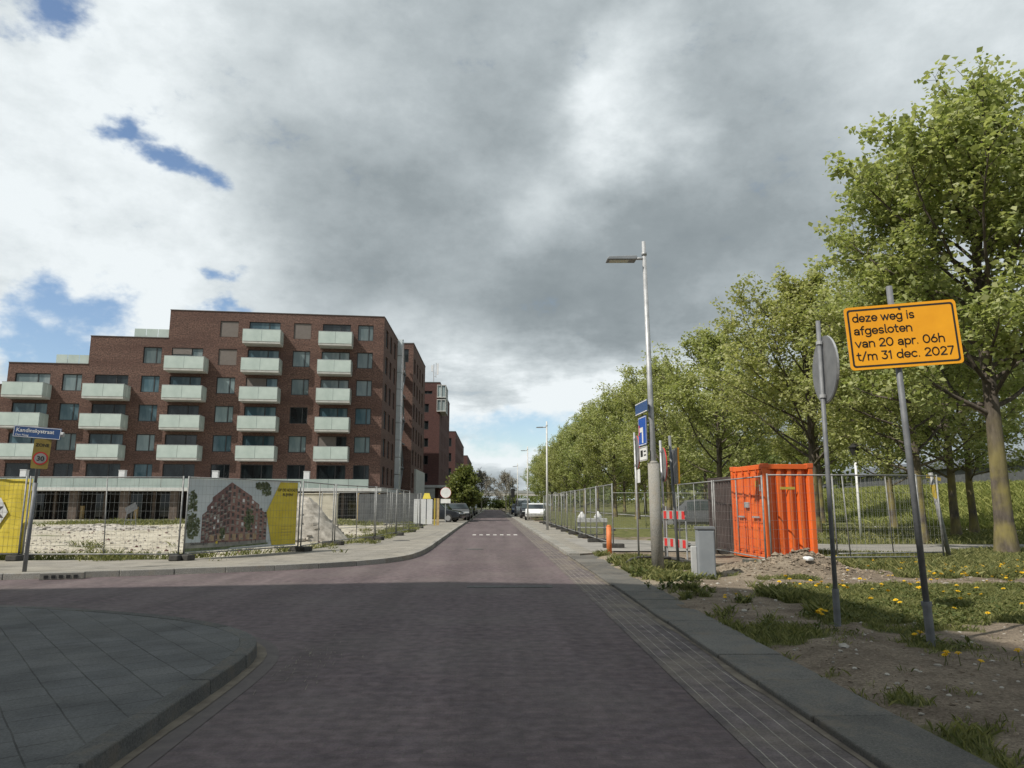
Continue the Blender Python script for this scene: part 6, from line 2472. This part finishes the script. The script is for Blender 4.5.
q = MB(); q.box(-.45, .45, -.03, .03, 0, .5, 0, Matrix.Translation((.1, 0, 1.2)) @ Matrix.Rotation(R(-28), 4, 'Y')); q.build('board', M['galv_dark'], tr)
tr.scale = (.65, .65, .8)

# bench with white bags behind the right fence
wb = empty('work_bench', (4.35, 33.2, .1), 0, 'low grey bench standing behind the right fence', 'bench')
q = MB(); q.box(-.5, .8, -.35, .35, .55, .72).box(-.5, .8, -.35, .35, .30, .34); q.build('top', M['cabinet_pale'], wb, bevel=.01)
for x in (-.44, .74):
    for y in (-.3, .3):
        q = MB(); q.box(x - .03, x + .03, y - .03, y + .03, 0, .55); q.build('leg', M['galv_dark'], wb)
for i, (x, h) in enumerate(((-.32, .42), (.42, .46))):
    q = MB()
    rs = np.random.RandomState(i)
    n = 12
    vs = []
    for j, (r, z) in enumerate(((.15, 0), (.19, .07), (.15, .15), (.08, .24), (.03, h * .7))):
        vs += [(r * math.cos(2 * math.pi * k / n) * rs.uniform(.8, 1.15), r * .8 * math.sin(2 * math.pi * k / n) * rs.uniform(.8, 1.15), z) for k in range(n)]
    fs = [(j * n + k, j * n + (k + 1) % n, (j + 1) * n + (k + 1) % n, (j + 1) * n + k) for j in range(4) for k in range(n)] + [tuple(range(n - 1, -1, -1)), tuple(range(4 * n, 5 * n))]
    q.add(vs, fs)
    o = q.build('white_bag', M['plastic_white'], None, True)
    o.location = (4.35 + x, 33.15, .82)
    tag(o, ('white plastic bag at the left end of the low grey bench', 'white plastic bag at the right end of the low grey bench')[i], 'bag', 'bags on the bench')

# drain cover, gully and street fittings
q = MB()
q.box(-.75, .75, -.16, .16, .001, .007)
for k in range(22):
    x = -.12 + k * .038
    q.box(x, x + .014, -.12, .12, .0072, .010)
o = q.build('drain_cover', M['grate'])
o.location = (.3, 13.1, 0)
o['kind'] = 'structure'
gy = empty('kerb_drain', (-8.35, 14.62, 0.0), math.atan2(.55, 1.6), 'cast iron drain inlet set in the far kerb by the street sign', 'drain')
q = MB(); q.box(-.38, .38, -.05, .12, 0, .127); q.build('frame', M['kerb'], gy, bevel=.01)
q = MB()
for k in range(5):
    q.box(-.30 + k * .125, -.23 + k * .125, -.058, -.0505, .025, .085)
q.build('slots', M['black_metal'], gy)
for x, y, r in ((-3.4, 27.5, .32), (-0.6, 24.0, .30)):
    q = MB(); q.tube((x, y, .001), (x, y, .006 if x > -1 else .121), r, n=24)
    o = q.build('manhole_cover', M['grate']); o['kind'] = 'structure'

# ------------------------------------------------------------------ cars
def car_meshes(L=4.4, W=1.8, H=1.48, van=False):
    hw = W / 2
    if van:
        prof = [(-L / 2, .45, 1.0, 1.1), (-L / 2 + .05, .30, 1.15, 1.9), (-L / 2 + 1.0, .25, 1.2, H), (L / 2 - 2.0, .25, 1.2, H), (L / 2 - 1.2, .25, 1.15, H - .15),
                (L / 2 - .55, .25, 1.05, 1.15), (L / 2 - .1, .28, .85, .9), (L / 2, .45, .7, .75)]
    else:
        prof = [(-L / 2, .48, .80, .82), (-L / 2 + .12, .30, .92, .96), (-L / 2 + .45, .24, .96, 1.12), (-L / 2 + .95, .22, .97, H - .05), (-.45, .22, .95, H), (.35, .22, .93, H - .06),
                (L / 2 - 1.15, .22, .90, .95), (L / 2 - .45, .24, .80, .84), (L / 2 - .10, .30, .68, .70), (L / 2, .45, .60, .62)]
    vs, fs = [], []
    nr = 10
    for i, (x, zb, zw, zt) in enumerate(prof):
        e = 1 - .12 * (abs(x) / (L / 2)) ** 4
        wt = hw * e * (.97 if zt - zw < .12 else .78)
        for sgn in (-1, 1):
            ring = [(x, sgn * hw * e * .88, zb), (x, sgn * hw * e, zb + .12), (x, sgn * hw * e, (zb + zw) / 2), (x, sgn * hw * e * .98, zw), (x, sgn * wt, zt)]
            vs += ring if sgn == -1 else ring[::-1]
    n = len(prof)
    for i in range(n - 1):
        for k in range(nr):
            fs.append((i * nr + k, i * nr + (k + 1) % nr, (i + 1) * nr + (k + 1) % nr, (i + 1) * nr + k))
    fs += [tuple(range(nr - 1, -1, -1)), tuple(range((n - 1) * nr, n * nr))]
    b = MB().add(vs, fs)
    g = MB()
    if van:
        i0, i1 = 4, 5
    # side glass
    def P(i, s, f, o=.012):
        x, zb, zw, zt = prof[i]
        e = 1 - .12 * (abs(x) / (L / 2)) ** 4
        wt = hw * e * (.97 if zt - zw < .12 else .78)
        y0, y1 = hw * e * .98, wt
        return Vector((x, s * (y0 + (y1 - y0) * f + o), zw + (zt - zw) * f))
    rngs = [(4, 5)] if van else [(3, 4), (4, 5)]
    for s in (-1, 1):
        for a, c in rngs:
            A, B_, C_, D_ = P(a, s, .12), P(c, s, .12), P(c, s, .86), P(a, s, .86)
            mx_ = (B_ - A) * .04
            g.add([A + mx_, B_ - mx_, C_ - mx_, D_ + mx_], [(0, 1, 2, 3)])
    fa, fb = (4, 5) if van else (5, 6)
    A, B_ = P(fa, -1, 1, 0), P(fa, 1, 1, 0)
    C_, D_ = P(fb, 1, 1, 0), P(fb, -1, 1, 0)
    up = Vector((.03, 0, .02))
    g.add([A * .88 + D_ * .12 + up, B_ * .88 + C_ * .12 + up, C_ * .92 + B_ * .08 + up, D_ * .92 + A * .08 + up], [(0, 1, 2, 3)])
    if not van:
        A, B_ = P(3, -1, 1, 0), P(3, 1, 1, 0)
        C_, D_ = P(2, 1, 1, 0), P(2, -1, 1, 0)
        up = Vector((-.03, 0, .02))
        g.add([A * .85 + D_ * .15 + up, B_ * .85 + C_ * .15 + up, C_ * .95 + B_ * .05 + up, D_ * .95 + A * .05 + up], [(0, 1, 2, 3)])
    w = MB()
    w.tube((0, -.1, 0), (0, .1, 0), .32, n=20)
    r_ = MB()
    r_.tube((0, -.105, 0), (0, .105, 0), .20, n=14)
    hl = MB().box(-.03, .03, -.17, .17, -.07, .07)
    return dict(b=b.mesh('body', [M['car_dark']], True), g=g.mesh('windows', [M['pane_dark']]), w=w.mesh('wheel', [M['tyre']]), r=r_.mesh('rim', [M['rim']]),
                h=hl.mesh('headlight', [M['lamp_clear']]), t=hl.mesh('tail_light', [M['lamp_red']]), L=L, W=W, n=nr)


CARM = {'car': car_meshes(), 'suv': car_meshes(4.6, 1.88, 1.70), 'van': car_meshes(5.2, 1.95, 2.1, True)}


def car(kind, x, y, rz, m, label, group='parked cars', z=.02):
    d = CARM[kind]
    t = empty('parked_van' if kind == 'van' else 'parked_car', (x, y, z), R(rz), label, 'van' if kind == 'van' else 'car', group)
    b = link('body', d['b'], t)
    b.material_slots[0].link = 'OBJECT'
    b.material_slots[0].material = M[m]
    md = b.modifiers.new('smooth', 'BEVEL'); md.width = .05; md.segments = 3; md.limit_method = 'ANGLE'; md.angle_limit = R(25)
    link('windows', d['g'], t)
    for sx in (-1, 1):
        for sy in (-1, 1):
            w = link('wheel', d['w'], t)
            w.location = (sx * d['L'] * .30, sy * (d['W'] / 2 - .09), .32)
            link('rim', d['r'], w)
    for sy in (-1, 1):
        h = link('headlight', d['h'], t); h.location = (d['L'] / 2 - .07, sy * d['W'] * .34, .66 if kind != 'van' else .85)
        h = link('tail_light', d['t'], t); h.location = (-d['L'] / 2 + .05, sy * d['W'] * .36, .80)
    return t


car('suv', -4.55, 57.5, -14, 'car_dark', 'dark parked car nearest on the left, beside the white round sign', z=.115)
car('car', -3.1, 64.0, -82, 'car_grey', 'dark grey car parked under the round young tree', z=.115)
car('car', -3.0, 71, 88, 'car_dark', 'black car parked past the round young tree on the left', z=.115)
car('car', -3.1, 79, 90, 'car_blue', 'dark blue car in the left row, two past the young tree', z=.115)
car('suv', -3.1, 90, 90, 'car_dark', 'black high car in the left row, farther down the street', z=.115)
car('car', -3.1, 104, 90, 'car_silver', 'silver car in the left row, far down the street', z=.115)
car('car', 3.9, 66.0, -97, 'car_white', 'white car parked nearest on the right past the fence end', z=.10)
car('car', 3.7, 75, -90, 'car_dark', 'dark car parked behind the white car on the right', z=.10)
car('van', 3.6, 88, -90, 'car_silver', 'pale van parked right, beyond the dark car', z=.10)
car('car', 3.5, 104, -90, 'car_blue', 'blue car far along the right side of the street', z=.10)
car('suv', 15.3, 43.0, 160, 'car_dark', 'dark car behind the fence right of the orange container', 'cars beyond the side road', z=.07)
car('suv', 12.3, 45.0, 170, 'car_grey', 'dark grey car beyond the fence left of the containers', 'cars beyond the side road', z=.07)
